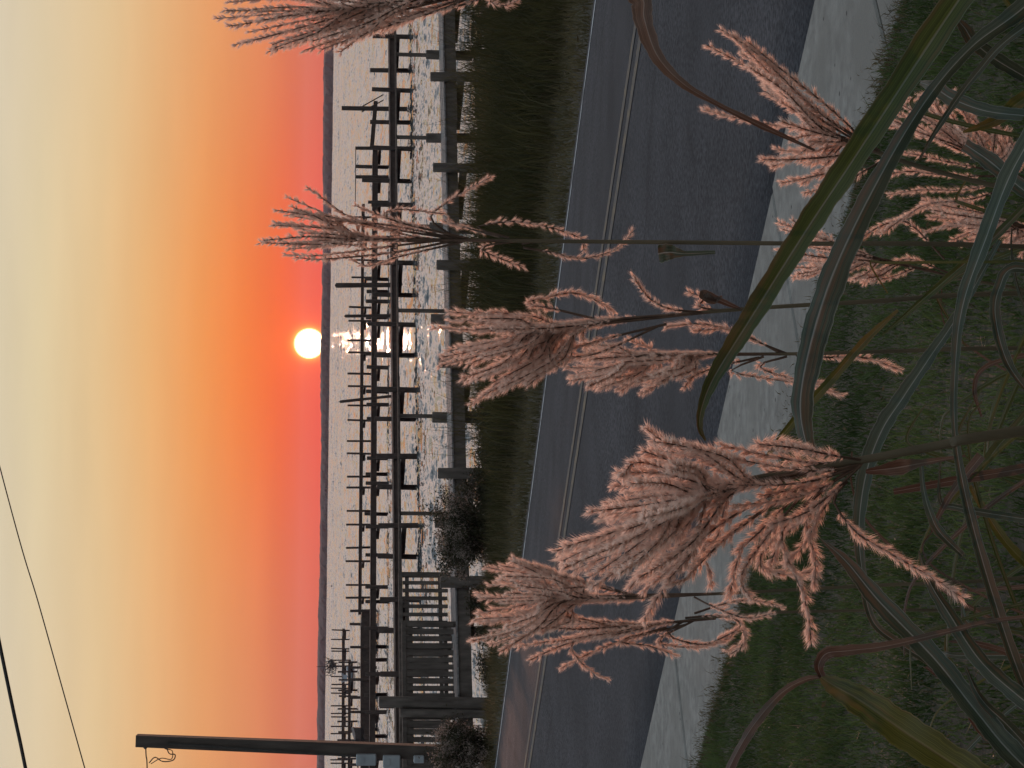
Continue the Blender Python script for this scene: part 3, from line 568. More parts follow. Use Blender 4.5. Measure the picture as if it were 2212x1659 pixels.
# moored boats, marker and buoy far out
def boat(Y, d, length, hh, label, cabin=True, m='boat', zb=0.0, yaw=0.3):
    c = CAM + ray(740, Y) * d; th = thing('moored_boat', label, 'boat', (c[0], c[1], Z_WATER + zb)); V = []; Fs = []; n = 11
    ca, sa = math.cos(yaw), math.sin(yaw)
    for i in range(n):
        u = i / (n - 1); xx = (u - 0.5) * length; bw = length * 0.17 * (1 - max(0, (u - 0.55) / 0.45) ** 2.2) + 0.02; zt = hh * (0.75 + 0.35 * u * u)
        for yy, zz in ((-bw, zt), (-bw * 0.85, 0.25 * hh), (0, -0.1 * hh), (bw * 0.85, 0.25 * hh), (bw, zt)):
            V.append((c[0] + xx * ca - yy * sa, c[1] + xx * sa + yy * ca, Z_WATER + zb + zz))
    for i in range(n - 1):
        for j in range(4): Fs.append((i*5+j, i*5+j+1, i*5+5+j+1, i*5+5+j))
        Fs.append((i*5, i*5+5, i*5+9, i*5+4))
    Fs.append((0, 4, 3, 2, 1)); mesh_obj('hull', V, Fs, M[m], th)
    if cabin:
        f_ = np.array([ca, sa]); a_ = c[:2] - f_ * length * 0.12; b_ = c[:2] + f_ * length * 0.16
        MB().box((*a_, Z_WATER + zb + hh * 1.25), (*b_, Z_WATER + zb + hh * 1.25), length * 0.22, hh * 0.6).build('cabin', M[m], th)
        MB().box((*(a_ - f_ * 0.1), Z_WATER + zb + hh * 1.62), (*(b_ + f_ * 0.15), Z_WATER + zb + hh * 1.62), length * 0.26, hh * 0.12).build('roof', M['boat'], th)
    c_ = c[:2] - np.array([ca, sa]) * length * 0.53
    MB().box((*c_, Z_WATER + zb + hh * 0.1), (*c_, Z_WATER + zb + hh * 1.1), 0.3, 0.35, (ca, sa, 0)).build('outboard', M['dark'], th)
    return th
boat(1466, 262, 2.9, 0.75, 'pale bluish boat moored by the distant pier', True, 'boat', 0.15, 0.15)
boat(1588, 140, 1.9, 0.7, 'dark covered boat raised on the wide pier platform beside the service pole', False, 'dark', 1.15, 1.2)
c = CAM + ray(720, 1440) * 290; mk = thing('marker_pole', 'thin marker pole with a shaggy dark nest near the far shore', 'marker', (c[0], c[1], Z_WATER))
MB().tube([(c[0], c[1], Z_WATER - 1), (c[0], c[1], Z_WATER + 4.6)], [0.09, 0.04], 6).build('pole', M['farwood'], mk)
b = MB()
for i in range(90):
    a_ = rng.normal(0, 1, 3); a_ /= np.linalg.norm(a_); o_ = np.array([c[0], c[1], Z_WATER + 2.6]) + rng.normal(0, 1, 3) * np.array([0.45, 0.45, 0.4]); b.box(o_ - a_ * 0.45, o_ + a_ * 0.45, 0.05, 0.05, (0.3, 0.5, 0.8))
b.build('nest', M['dark'], mk)
c = on_z(720, 1266, Z_WATER); by = thing('buoy', 'small dark buoy floating alone on open water', 'buoy', c)
bb = MB(); bb.tube([(c[0], c[1], Z_WATER + q) for q in (-0.2, -0.05, 0.35, 0.7, 0.85)], [0.25, 0.5, 0.55, 0.42, 0.1], 12); bb.build('float', M['dark'], by, True)
MB().tube([(c[0], c[1], Z_WATER + 0.8), (c[0], c[1], Z_WATER + 1.1)], 0.06, 6).build('staff', M['dark'], by)

# ------------------------------------------------------------------ service pole with meter boxes and wires
PD = 33.0
top = pt(295, 1599.5, PD); bot = pt(1015, 1628, PD); bot = bot + (bot - top) * 0.12
pole = thing('service_pole', 'square timber service pole with grey meter boxes by the shore', 'pole', bot)
b = MB(); w0, w1 = 25 / FPX * PD, 31 / FPX * PD
d = bot - top; dn = d / np.linalg.norm(d); sx = np.array([1., 0, 0]) - dn * dn[0]; sx /= np.linalg.norm(sx); sy = np.cross(dn, sx); V = []
for p_, w_ in ((top, w0), (bot, w1)):
    for a_, b_ in ((-1, -1), (1, -1), (1, 1), (-1, 1)): V.append(p_ + sx * a_ * w_ / 2 + sy * b_ * w_ / 2)
mesh_obj('shaft', V, [(3, 2, 1, 0), (4, 5, 6, 7), (0, 1, 5, 4), (1, 2, 6, 5), (2, 3, 7, 6), (3, 0, 4, 7)], M['pole'], pole)
def bev_box(name, c, sx_, sy_, sz_, m, parent, bv=0.012):
    V = []; Fs = []
    for z_, k_ in ((-1, -1), (-1, 0), (1, 0), (1, -1)):
        i_ = bv if k_ == -1 else 0; zz = z_ * (sz_ / 2 - (0 if k_ == -1 else bv))
        for a_, b_ in ((-1, -1), (1, -1), (1, 1), (-1, 1)): V.append((c[0] + a_ * (sx_ / 2 - i_), c[1] + b_ * (sy_ / 2 - i_), c[2] + zz))
    for r in range(3):
        for j in range(4): Fs.append((r*4+j, r*4+(j+1) % 4, r*4+4+(j+1) % 4, r*4+4+j))
    Fs += [(3, 2, 1, 0), (12, 13, 14, 15)]; return mesh_obj(name, V, Fs, m, parent)
for Xc, Yc, ww, hh_ in ((791, 1641, 0.16, 0.30), (846, 1645, 0.18, 0.26), (905, 1640, 0.10, 0.16)):
    c = pt(Xc, Yc, PD - 0.22); o = bev_box('meter_box', c, ww, 0.11, hh_, M['metal'], pole)
    MB().box((c[0], c[1] - 0.058, c[2] + hh_ * 0.22), (c[0], c[1] - 0.062, c[2] + hh_ * 0.22), ww * 0.5, hh_ * 0.25).build('lid', M['metal'], o)
a_ = pt(770, 1634, PD - 0.12); b_ = pt(360, 1606, PD - 0.12); MB().tube([a_, a_ * 0.5 + b_ * 0.5, b_], 0.016, 6).build('conduit', M['cable'], pole)
b_ = pt(1000, 1632, PD - 0.14); MB().tube([pt(920, 1640, PD - 0.2), pt(960, 1636, PD - 0.17), b_], 0.02, 6).build('conduit', M['cable'], pole)
for Xi in (314, 358):
    a_ = pt(Xi, 1612, PD); b_ = pt(Xi, 1618, PD); MB().tube([a_, a_ * 0.6 + b_ * 0.4, b_], [0.03, 0.035, 0.015], 8).build('insulator', M['dark'], pole)
def catmull(P, n=12):
    P = [np.array(p, float) for p in P]; Q = [2 * P[0] - P[1]] + P + [2 * P[-1] - P[-2]]; o = []
    for i in range(1, len(Q) - 2):
        for k_ in range(n):
            u = k_ / n; o.append(0.5 * ((2 * Q[i]) + (Q[i+1] - Q[i-1]) * u + (2*Q[i-1] - 5*Q[i] + 4*Q[i+1] - Q[i+2]) * u*u + (3*Q[i] - Q[i-1] - 3*Q[i+1] + Q[i+2]) * u**3))
    o.append(P[-1]); return o
MB().tube(catmull([pt(x_, y_, PD - 0.02) for x_, y_ in ((360, 1615), (366, 1628), (378, 1630), (374, 1642), (352, 1645), (335, 1636), (322, 1648))], 8), 0.009, 5).build('drip_loop', M['cable'], pole)
MB().tube(catmull([pt(x_, y_, PD + 0.02) for x_, y_ in ((358, 1618), (372, 1622), (370, 1640), (348, 1638), (326, 1650))], 8), 0.007, 5).build('drip_loop', M['cable'], pole)
def wire(name, P, r, label):
    V = catmull(P, 14); o = MB().tube(V, r, 6).build(name, M['cable'], None, True); tag(o, label, 'wire', 'overhead wires'); return o
wire('service_wire', [pt(315, 1618, PD), pt(318, 1760, PD + 0.4), pt(312, 2600, PD + 3), pt(270, 4200, PD + 8)], 0.010, 'thin service wire leaving the top of the service pole')
wire('overhead_cable', [pt(-700, -1500, 15.0), pt(-230, 260, 14.3), pt(0, 1395, 14), pt(55, 1659, 13.9), pt(150, 2140, 13.7), pt(420, 3600, 13)], 0.0125, 'thick dark overhead cable crossing the pale sky')
wire('overhead_wire', [pt(-700, -1900, 17.0), pt(-310, -200, 16.4), pt(0, 1010, 16), pt(88, 1320, 15.9), pt(183, 1659, 15.8), pt(420, 2500, 15.5)], 0.0048, 'thin overhead wire running below the thick cable')

# ------------------------------------------------------------------ shrubs by the shore
def shrub(label, base, H, W, nb, fluff, leaf_n, seed, group=None):
    r = np.random.default_rng(seed); th = thing('shore_shrub', label, 'shrub', base, group); b = MB(); tips = []
    for i in range(nb):
        a = r.uniform(0, 2 * math.pi); reach = W * 0.5 * r.uniform(0.2, 1.0); hh = H * r.uniform(0.55, 1.0) * (1.0 - 0.25 * reach / (W * 0.5))
        p0 = np.array(base) + np.array([r.normal(0, 0.05), r.normal(0, 0.05), 0]); p2 = p0 + np.array([math.cos(a) * reach, math.sin(a) * reach, hh]); p1 = p0 * 0.5 + p2 * 0.5 + np.array([0, 0, hh * 0.12])
        b.tube([p0, p1, p2], [0.012, 0.008, 0.003], 5)
        for k_ in range(6):
            u = r.uniform(0.3, 1.0); q = (1-u)**2*p0 + 2*u*(1-u)*p1 + u*u*p2; e = q + r.normal(0, 1, 3) * np.array([0.13, 0.13, 0.10]) * H; b.tube([q, e], [0.005, 0.002], 4); tips.append(e); tips.append(q * 0.4 + e * 0.6)
        tips.append(p2)
    b.build('branches', M['shrub'], th)
    tips = np.array(tips)
    def leaves(name, n, sz, sp, m, sel):
        c = tips[r.choice(sel, n)] + r.normal(0, 1, (n, 3)) * sp; a = r.normal(0, 1, (n, 3)); a /= np.linalg.norm(a, axis=1)[:, None]; q = r.normal(0, 1, (n, 3)); bb = np.cross(a, q); bb /= np.linalg.norm(bb, axis=1)[:, None]
        s_ = sz * r.uniform(0.6, 1.3, n)[:, None]; V = np.stack([c - a * s_, c + bb * s_ * 0.35, c + a * s_, c - bb * s_ * 0.35], 1).reshape(-1, 3); o = np.arange(n)[:, None] * 4
        return tag(mesh_obj(name, V, o + np.array([[0, 1, 2, 3]]), m, th), kind='stuff')
    idx = np.arange(len(tips))
    leaves('foliage', leaf_n, 0.024, 0.06, M['shrub'], idx)
    if fluff: leaves('seed_fluff', fluff, 0.016, 0.05, M['fluff'], r.choice(idx, max(4, len(idx) // 4)))
    return th
def gpt(X, Y, d):
    p_ = pt(X, Y, d); s_ = p_[0] * SN[0] + p_[1] * SN[1]; t_ = p_[0] * TU[0] + p_[1] * TU[1]; return np.array([p_[0], p_[1], max(float(ground_z(s_, t_)), Z_WATER)])
def shrub_at(label, Xtop, Y, d, W, nb, fluff, leaf_n, seed):
    b_ = gpt(1000, Y, d); zt = pt(Xtop, Y, d)[2]; return shrub(label, b_, zt - b_[2], W, nb, fluff, leaf_n, seed)
shrub_at('large bushy shrub with grey seed fluff before the walkway piles', 915, 1150, 30.0, 1.25, 34, 12000, 14000, 3)
shrub_at('shrub with fluffy brown heads at the foot of the service pole', 918, 1612, 30.0, 0.75, 22, 9000, 6000, 5)
shrub_at('dense dark leafy shrub beside the fluffy shrub, under the walkway piles', 1022, 1035, 30.0, 1.3, 24, 0, 9000, 8)
shrub_at('rounded dark shrub between the marsh grass and the dense dark shrub', 1035, 930, 29.0, 1.2, 22, 0, 9000, 12)
shrub_at('low dark shrub below the picket landing', 1015, 1310, 31.0, 1.1, 20, 1500, 7000, 9)
shrub_at('small scraggly shrub between the low dark shrub and the service pole', 1030, 1440, 32.0, 0.7, 12, 600, 2500, 10)

# ------------------------------------------------------------------ silver grass: stalks with plumes
SPK_V = []; SPK_T = []
def _spk():
    """one spikelet pointing along +x, about 1 long; crossed husks plus silky hairs"""
    V = []; T_ = []
    for a in (0, math.pi / 2):
        cy, cz = math.cos(a), math.sin(a); i = len(V); w_ = 0.15
        V += [(0, 0, 0), (0.45, w_*cy, w_*cz), (0.95, 0, 0), (0.45, -w_*cy, -w_*cz)]; T_ += [(i, i+1, i+2), (i, i+2, i+3)]
    for k_ in range(15):
        a = k_ * 2 * math.pi * 0.382 + 0.3; sp = 0.18 + 0.34 * (k_ % 5) / 4; i = len(V); e = (1.25 - 0.14 * (k_ % 4), sp * math.cos(a), sp * math.sin(a)); s_ = 0.03
        V += [(0.05, -s_ * math.sin(a), s_ * math.cos(a)), (0.05, s_ * math.sin(a), -s_ * math.cos(a)), e]; T_.append((i, i+1, i+2))
    return np.array(V), np.array(T_)
SPK_V, SPK_T = _spk()
TRI = [0]
def raceme(P, parent, size=0.0062, gap=0.0034, start=0.28, rad=0.0009, seed=0):
    size = size * 1.12; gap = gap * 0.80
    """P: world polyline base->tip. stalk + comb of spikelets in one mesh, two materials"""
    r = np.random.default_rng(seed); P = np.array(P); seg = np.linalg.norm(np.diff(P, axis=0), axis=1); cum = np.concatenate([[0], np.cumsum(seg)]); Lr = cum[-1]
    b = MB(); m_ = 14; us = np.linspace(0, Lr, m_); Q = np.stack([np.interp(us, cum, P[:, k_]) for k_ in range(3)], 1); b.tube(Q, list(np.linspace(rad * 1.5, rad * 0.5, m_)), 4, False)
    V0 = np.array(b.v); F0 = [(f[0], f[1], f[2]) for f in b.f] + [(f[0], f[2], f[3]) for f in b.f]; F0 = np.array(F0)
    n = max(6, int(Lr * (1 - start) / gap)) * 2
    u = np.repeat(np.linspace(start * Lr, Lr * 0.995, n // 2), 2) + r.normal(0, gap * 0.25, (n // 2) * 2); u = np.clip(u, 0, Lr); n = len(u)
    C_ = np.stack([np.interp(u, cum, P[:, k_]) for k_ in range(3)], 1); C2 = np.stack([np.interp(np.minimum(u + Lr * 0.02, Lr * 1.0), cum, P[:, k_]) for k_ in range(3)], 1); C1 = np.stack([np.interp(u - Lr * 0.02, cum, P[:, k_]) for k_ in range(3)], 1)
    t_ = C2 - C1; t_ /= np.linalg.norm(t_, axis=1)[:, None]
    ph = r.uniform(0, math.pi); ref = np.array([math.cos(ph), math.sin(ph) * 0.6, 0.3]); a = np.cross(t_, ref); a /= np.linalg.norm(a, axis=1)[:, None]; bb = np.cross(t_, a)
    sgn = np.where(np.arange(n) % 2 == 0, 0.0, math.pi); ang = sgn + r.normal(0, 0.75, n); out_ = a * np.cos(ang)[:, None] + bb * np.sin(ang)[:, None]
    open_ = r.uniform(0.35, 0.78, n); fx = t_ * np.cos(open_)[:, None] + out_ * np.sin(open_)[:, None]
    fy = np.cross(fx, t_); fy /= np.linalg.norm(fy, axis=1)[:, None]; fz = np.cross(fx, fy)
    taper = np.interp(u / Lr, [start, min(0.95, start + 0.12), 0.93, 1.0], [0.75, 1.0, 1.0, 0.85])
    sz = size * r.uniform(0.72, 1.25, n) * taper
    SV = (SPK_V[None, :, 0, None] * fx[:, None] + SPK_V[None, :, 1, None] * fy[:, None] + SPK_V[None, :, 2, None] * fz[:, None]) * sz[:, None, None] + C_[:, None]
    k_ = len(SPK_V); Fs = (np.arange(n)[:, None, None] * k_ + SPK_T[None]).reshape(-1, 3) + len(V0)
    o = mesh_obj('raceme', np.concatenate([V0, SV.reshape(-1, 3)]), np.concatenate([F0, Fs]), M['rachis'], parent)
    o.data.materials.append(M['spike']); mi = np.zeros(len(F0) + len(Fs), dtype=np.int32); mi[len(F0):] = 1; o.data.polygons.foreach_set('material_index', mi); TRI[0] += len(mi)
    return o
ROOT_Z = 0.5
def stalk(label, d, stem, r0, fan=None, curves=(), n=20, size=0.0062, gap=0.0034, seed=1, spread=0.05, start=0.28, sag=0.0, root=True, group=None, r1=None, tight=0.30, rag=0.42):
    """stem: picture points from the frame edge up to the plume base and on to the core's end.
       fan: (core_start, core_end, [tip points]) ; curves: explicit racemes as lists of picture points"""
    r = np.random.default_rng(seed)
    W_ = [pt(x_, y_, d) for x_, y_ in stem]
    if root:
        dirv = W_[0] - W_[1]; k_ = (ROOT_Z - W_[0][2]) / dirv[2] if dirv[2] < -1e-4 else 1.0
        foot = W_[0] + dirv * k_; foot = np.array([np.clip(foot[0] * 0.75, -0.45, 0.45), foot[1] * 0.6 + 2.3 * 0.4, ROOT_Z - 0.03])
        midp = W_[0] * 0.5 + foot * 0.5 + np.array([0, 0.0, 0.0]); W_ = [foot, midp] + W_
    th = thing('grass_stalk', label, 'grass', W_[0], group)
    C_ = catmull(W_, 8); rr = np.linspace(r0, r1 or r0 * 0.55, len(C_)); MB().tube(C_, list(rr), 7).build('stem', M['stem'], th, True)
    pl = bpy.data.objects.new('plume', None); link(pl, th); base = pt(*stem[-1], d); pl.location = Vector(base) - Vector(W_[0]); pl.empty_display_size = 0.05
    cnt = 0
    for cv in curves:
        dj = r.normal(0, spread * 0.5); P_ = catmull([pt(x_, y_, d + dj * (i_ / (len(cv) - 1))) for i_, (x_, y_) in enumerate(cv)], 10)
        raceme(P_, pl, size, gap, start * 0.6, seed=seed * 1000 + cnt); cnt += 1
    if fan:
        b0, b1, tips = fan; tp = np.array(tips, float); sl = np.linalg.norm(np.diff(tp, axis=0), axis=1); cs = np.concatenate([[0], np.cumsum(sl)]); b0 = np.array(b0, float); b1 = np.array(b1, float)
        for i in range(n):
            q = (i + r.uniform(0.1, 0.9)) / n * cs[-1]; tip = np.array([np.interp(q, cs, tp[:, 0]), np.interp(q, cs, tp[:, 1])]) + r.normal(0, 9, 2)
            u = r.uniform(0, 0.8); o_ = b0 + (b1 - b0) * u; ax = (b1 - b0) / np.linalg.norm(b1 - b0); Lp = np.linalg.norm(tip - o_)
            tip = o_ + (tip - o_) * (1 - rag * r.random() ** 1.6); pv = np.array([-(tip - o_)[1], (tip - o_)[0]]) / Lp; curl = r.normal(0, 8)
            c1 = o_ + ax * Lp * tight; c2 = o_ * 0.35 + tip * 0.65 + ax * Lp * 0.2 * tight; tip = tip + pv * curl
            dj = r.normal(0, spread); P_ = catmull([pt(*o_, d), pt(*c1, d + dj * 0.15), pt(*c2, d + dj * 0.6), pt(*tip, d + dj)], 8)
            raceme(P_, pl, size, gap, start + 0.16 * r.random(), seed=seed * 1000 + cnt); cnt += 1
    return th

# A: tall straight stalk rising over the horizon
stalk('tall straight silver grass stalk whose plume rises over the horizon right of the sun', 2.2, [(2212, 533), (1700, 526), (1180, 521), (860, 517)], 0.0031,
      ((1160, 521), (900, 518), [(552, 548), (556, 538), (566, 520), (575, 483), (582, 462), (598, 432)]), [
      [(1060, 520), (900, 512), (760, 470), (700, 430), (663, 404)], [(980, 512), (930, 470), (985, 425), (1060, 383)], [(1000, 515), (870, 480), (800, 458), (770, 445)],
      [(1010, 515), (900, 490), (830, 468), (860, 452), (960, 462)], [(1080, 512), (1000, 490), (960, 478), (1040, 500)],
      [(1100, 514), (1030, 492), (1110, 478), (1190, 492), (1255, 515), (1262, 540)], [(1120, 520), (1040, 535), (1090, 562), (1130, 576)],
      [(1150, 522), (1120, 532), (1190, 545), (1250, 558), (1310, 548), (1345, 528), (1366, 500)],
      [(1000, 522), (860, 555), (800, 575), (760, 562)], [(980, 520), (850, 545), (700, 560), (640, 556)], [(960, 518), (820, 535), (690, 552), (620, 550)],
      [(1000, 518), (860, 490), (760, 478), (700, 480)], [(980, 516), (830, 492), (720, 470), (640, 455)]], n=18, tight=0.55, rag=0.3, start=0.45, gap=0.004, seed=2, size=0.0062, spread=0.035)
# B: leaning plume over the far lane
stalk('silver grass stalk with fan plume overlapping the sun glitter on the water', 2.25, [(2212, 633), (1900, 650), (1600, 668), (1330, 692)], 0.0032,
      ((1560, 672), (1280, 700), [(985, 675), (965, 700), (955, 735), (945, 790), (965, 815), (1010, 868), (1070, 858)]), [
      [(1290, 690), (1200, 668), (1140, 655), (1190, 640), (1240, 632), (1290, 650), (1325, 672)], [(1520, 675), (1450, 668), (1410, 650), (1385, 625), (1370, 598)],
      [(1560, 672), (1510, 662), (1520, 645), (1490, 632)], [(1420, 705), (1300, 760), (1220, 775), (1150, 800)], [(1440, 700), (1280, 740), (1120, 800), (1020, 872)]], n=42, rag=0.34, start=0.36, tight=0.5, seed=3, spread=0.05, size=0.0072)
# C: second fan just behind and below B
stalk('silver grass stalk with broad pink plume hanging over the road centre line', 2.4, [(2212, 752), (1950, 758), (1740, 764), (1480, 765)], 0.0030,
      ((1720, 765), (1440, 768), [(1250, 745), (1225, 775), (1235, 805), (1275, 838), (1330, 835), (1400, 820)]), [
      [(1690, 765), (1600, 720), (1520, 700), (1440, 705)], [(1700, 764), (1640, 740), (1570, 712), (1500, 715)], [(1720, 768), (1790, 772), (1860, 772), (1900, 782), (1945, 800)],
      [(1650, 770), (1580, 800), (1640, 815), (1740, 830), (1820, 852)], [(1640, 772), (1560, 790), (1500, 812), (1480, 835)], [(1700, 770), (1640, 790), (1700, 815), (1790, 828)]], n=40, rag=0.36, start=0.36, tight=0.5, seed=4, spread=0.05, size=0.0074)
# D: large near stalk with thick nodding plume
stalk('thick leaning silver grass stalk bearing the largest, shaggy pink plume', 1.9, [(2212, 930), (2050, 958), (1870, 992), (1600, 1040), (1480, 1075)], 0.0062,
      ((1840, 1000), (1520, 1070), [(1400, 935), (1345, 990), (1330, 1030), (1315, 1075), (1310, 1110), (1205, 1188), (1225, 1235), (1290, 1262), (1350, 1265), (1400, 1290)]), [
      [(1620, 1030), (1530, 990), (1460, 965), (1420, 945), (1395, 925)], [(1560, 1060), (1430, 1010), (1370, 1000), (1345, 1030)], [(1560, 1070), (1420, 1110), (1300, 1160), (1202, 1190)],
      [(1700, 1050), (1560, 1130), (1480, 1200), (1430, 1275), (1392, 1338)], [(1720, 1060), (1620, 1120), (1560, 1165), (1520, 1180), (1537, 1262)], [(1740, 1050), (1640, 1150), (1600, 1190), (1575, 1290)],
      [(1800, 1040), (1700, 1130), (1690, 1180), (1725, 1260), (1745, 1320), (1752, 1382)], [(1830, 1040), (1800, 1080), (1850, 1150), (1930, 1200), (2010, 1245), (2075, 1288)],
      [(1840, 1010), (1760, 1075), (1740, 1130), (1760, 1200), (1760, 1262)], [(1780, 1050), (1680, 1150), (1640, 1215), (1690, 1240), (1760, 1235)], [(1700, 980), (1640, 960), (1690, 955), (1740, 972)],
      [(1740, 1060), (1640, 1180), (1600, 1250), (1620, 1290)], [(1680, 1080), (1560, 1170), (1480, 1250), (1440, 1265)], [(1800, 1060), (1740, 1120), (1690, 1160), (1660, 1230)],
      [(1820, 1050), (1770, 1110), (1745, 1165), (1700, 1215)], [(1865, 994), (1800, 984), (1720, 968), (1640, 960)], [(1862, 998), (1760, 1000), (1660, 984), (1560, 962)],
      [(1862, 1002), (1780, 1018), (1680, 1008), (1570, 988)], [(1860, 1004), (1760, 1038), (1660, 1048), (1550, 1046)], [(1858, 1006), (1770, 1056), (1690, 1080), (1590, 1092)], [(1856, 1008), (1800, 1062), (1740, 1108), (1670, 1132)],
      [(1860, 998), (1800, 1004), (1740, 1010), (1660, 1020)], [(1850, 1002), (1780, 1030), (1720, 1055), (1650, 1070)]], n=52, rag=0.36, tight=0.4, seed=5, spread=0.08, size=0.0084, gap=0.0036, r1=0.0022, start=0.36)
# E: slim stalk left of D, broad brush
stalk('silver grass stalk with long brush plume standing before the picket landing', 2.4, [(2212, 1248), (1900, 1264), (1560, 1282), (1330, 1290)], 0.0027,
      ((1600, 1280), (1300, 1292), [(1108, 1208), (1052, 1225), (1060, 1260), (1025, 1305), (1020, 1340), (1030, 1378), (1075, 1392)]), [
      [(1400, 1290), (1300, 1270), (1180, 1230), (1108, 1207)], [(1380, 1290), (1260, 1255), (1140, 1240), (1050, 1226)], [(1500, 1290), (1540, 1310), (1610, 1335), (1670, 1325)]], n=38, rag=0.34, start=0.36, tight=0.55, seed=6, spread=0.05, size=0.0070)
stalk('silver grass stalk with loosely curling racemes that droop over the sidewalk', 2.45, [(2212, 1310), (1900, 1318), (1640, 1325), (1440, 1345)], 0.0024,
      ((1560, 1335), (1380, 1350), [(1160, 1330), (1110, 1372), (1130, 1395), (1200, 1388)]), [
      [(1420, 1350), (1300, 1372), (1220, 1392), (1145, 1426)], [(1480, 1350), (1340, 1385), (1260, 1418), (1213, 1443)], [(1300, 1345), (1235, 1390), (1255, 1430), (1285, 1455), (1312, 1466)],
      [(1440, 1355), (1340, 1385), (1400, 1395), (1458, 1416)], [(1500, 1340), (1420, 1385), (1500, 1398), (1570, 1380), (1590, 1360)], [(1480, 1340), (1440, 1370), (1520, 1392), (1600, 1360), (1608, 1390), (1580, 1412)],
      [(1480, 1335), (1550, 1330), (1600, 1345), (1605, 1385), (1570, 1405)], [(1500, 1325), (1580, 1300), (1640, 1298), (1690, 1312)]], n=12, seed=7, spread=0.04, size=0.0068)
# F: plume by the broad green leaf
stalk('silver grass stalk with wide-open plume behind the broad green leaf, over road and sidewalk', 2.35, [(2300, 430), (2150, 402), (1960, 352), (1820, 300), (1760, 275)], 0.0036,
      ((1930, 342), (1800, 292), [(1560, 72), (1535, 92), (1600, 140), (1640, 190), (1690, 330), (1650, 348), (1700, 392), (1745, 412)]), [
      [(1880, 320), (1760, 235), (1640, 120), (1560, 65)], [(1880, 322), (1760, 250), (1620, 150), (1528, 98)], [(1880, 318), (1800, 240), (1700, 160), (1617, 92)], [(1900, 330), (1760, 285), (1640, 265), (1520, 238)],
      [(1860, 330), (1780, 340), (1700, 345), (1648, 345)], [(1880, 340), (1800, 370), (1740, 385), (1690, 395)], [(1900, 350), (1830, 390), (1780, 405), (1738, 418)], [(1900, 325), (1800, 262), (1700, 180), (1600, 115)]], n=20, seed=8, spread=0.05, size=0.0074)
# G: pale, seen behind the tall stem
stalk('pale drooping silver grass stalk just behind the stem of the tall straight one', 2.65, [(2300, 640), (2180, 620), (2060, 598), (1900, 560)], 0.0028,
      ((2050, 595), (1860, 552), [(1610, 505), (1640, 490), (1665, 470), (1700, 490), (1660, 580), (1720, 590), (1870, 612)]), [
      [(2040, 560), (1960, 480), (1900, 490), (1850, 520), (1800, 545)], [(2050, 590), (1960, 560), (1900, 590), (1868, 610)]], n=22, seed=9, spread=0.05, size=0.0070)
# H: dense hanging plumes low behind the leaves
stalk('short silver grass stalk with dense hanging racemes low behind the crossing leaves', 2.7, [(2500, 520), (2330, 450), (2200, 380), (2080, 320)], 0.0030,
      ((2230, 395), (2080, 320), [(1920, 270), (1950, 230), (2000, 215), (2080, 225), (2160, 260), (2210, 310)]), [
      [(2150, 360), (2020, 300), (1960, 280), (1900, 268)], [(2150, 370), (2050, 350), (1950, 330), (1900, 350)], [(2160, 380), (2060, 380), (1960, 370), (1900, 385)], [(2180, 390), (2080, 410), (1990, 410), (1920, 420)],
      [(2150, 300), (2080, 240), (2020, 205), (1960, 215)], [(2190, 400), (2100, 430), (2020, 440), (1950, 470), (1890, 500)]], n=36, seed=10, spread=0.06, size=0.0068)
stalk('low silver grass stalk with fuzzy arching plume below the short dense one', 2.6, [(2600, 640), (2400, 560), (2260, 505), (2150, 470)], 0.0028,
      ((2300, 520), (2160, 472), [(2000, 430), (1985, 450), (2010, 480), (2060, 500), (2130, 520), (2200, 560)]), [
      [(2200, 490), (2090, 440), (2010, 440), (1960, 465), (1905, 505)], [(2210, 500), (2120, 470), (2050, 485), (2000, 500)]], n=26, seed=11, spread=0.05, size=0.0070)
# I: big plume at the picture's upper edge (viewer's right)
stalk('tall silver grass stalk with dark dense plume against the sky, right of all other stalks', 1.95, [(2212, -190), (1700, -120), (1180, -45), (900, -5)], 0.0034,
      ((1200, -48), (930, -8), [(560, -90), (500, -40), (470, 5), (468, 38), (500, 60), (508, 95), (560, 105), (582, 112), (640, 108), (690, 108), (720, 100)]), [
      [(1060, -20), (900, 30), (780, 75), (695, 107)], [(1080, -20), (920, 20), (800, 65), (702, 96)], [(1000, -10), (800, 40), (680, 80), (580, 112)], [(980, -10), (760, 20), (600, 30), (468, 40)], [(980, -10), (780, 35), (620, 70), (505, 97)],
      [(1130, -35), (1060, 0), (1090, 12), (1120, 0)], [(1050, -20), (900, 0), (760, 50), (640, 84)], [(1050, -22), (960, 18), (850, 52), (760, 85)], [(1100, -25), (1000, 10), (920, 30), (840, 58)]], n=34, tight=0.5, start=0.36, gap=0.004, seed=12, spread=0.04, size=0.0062)

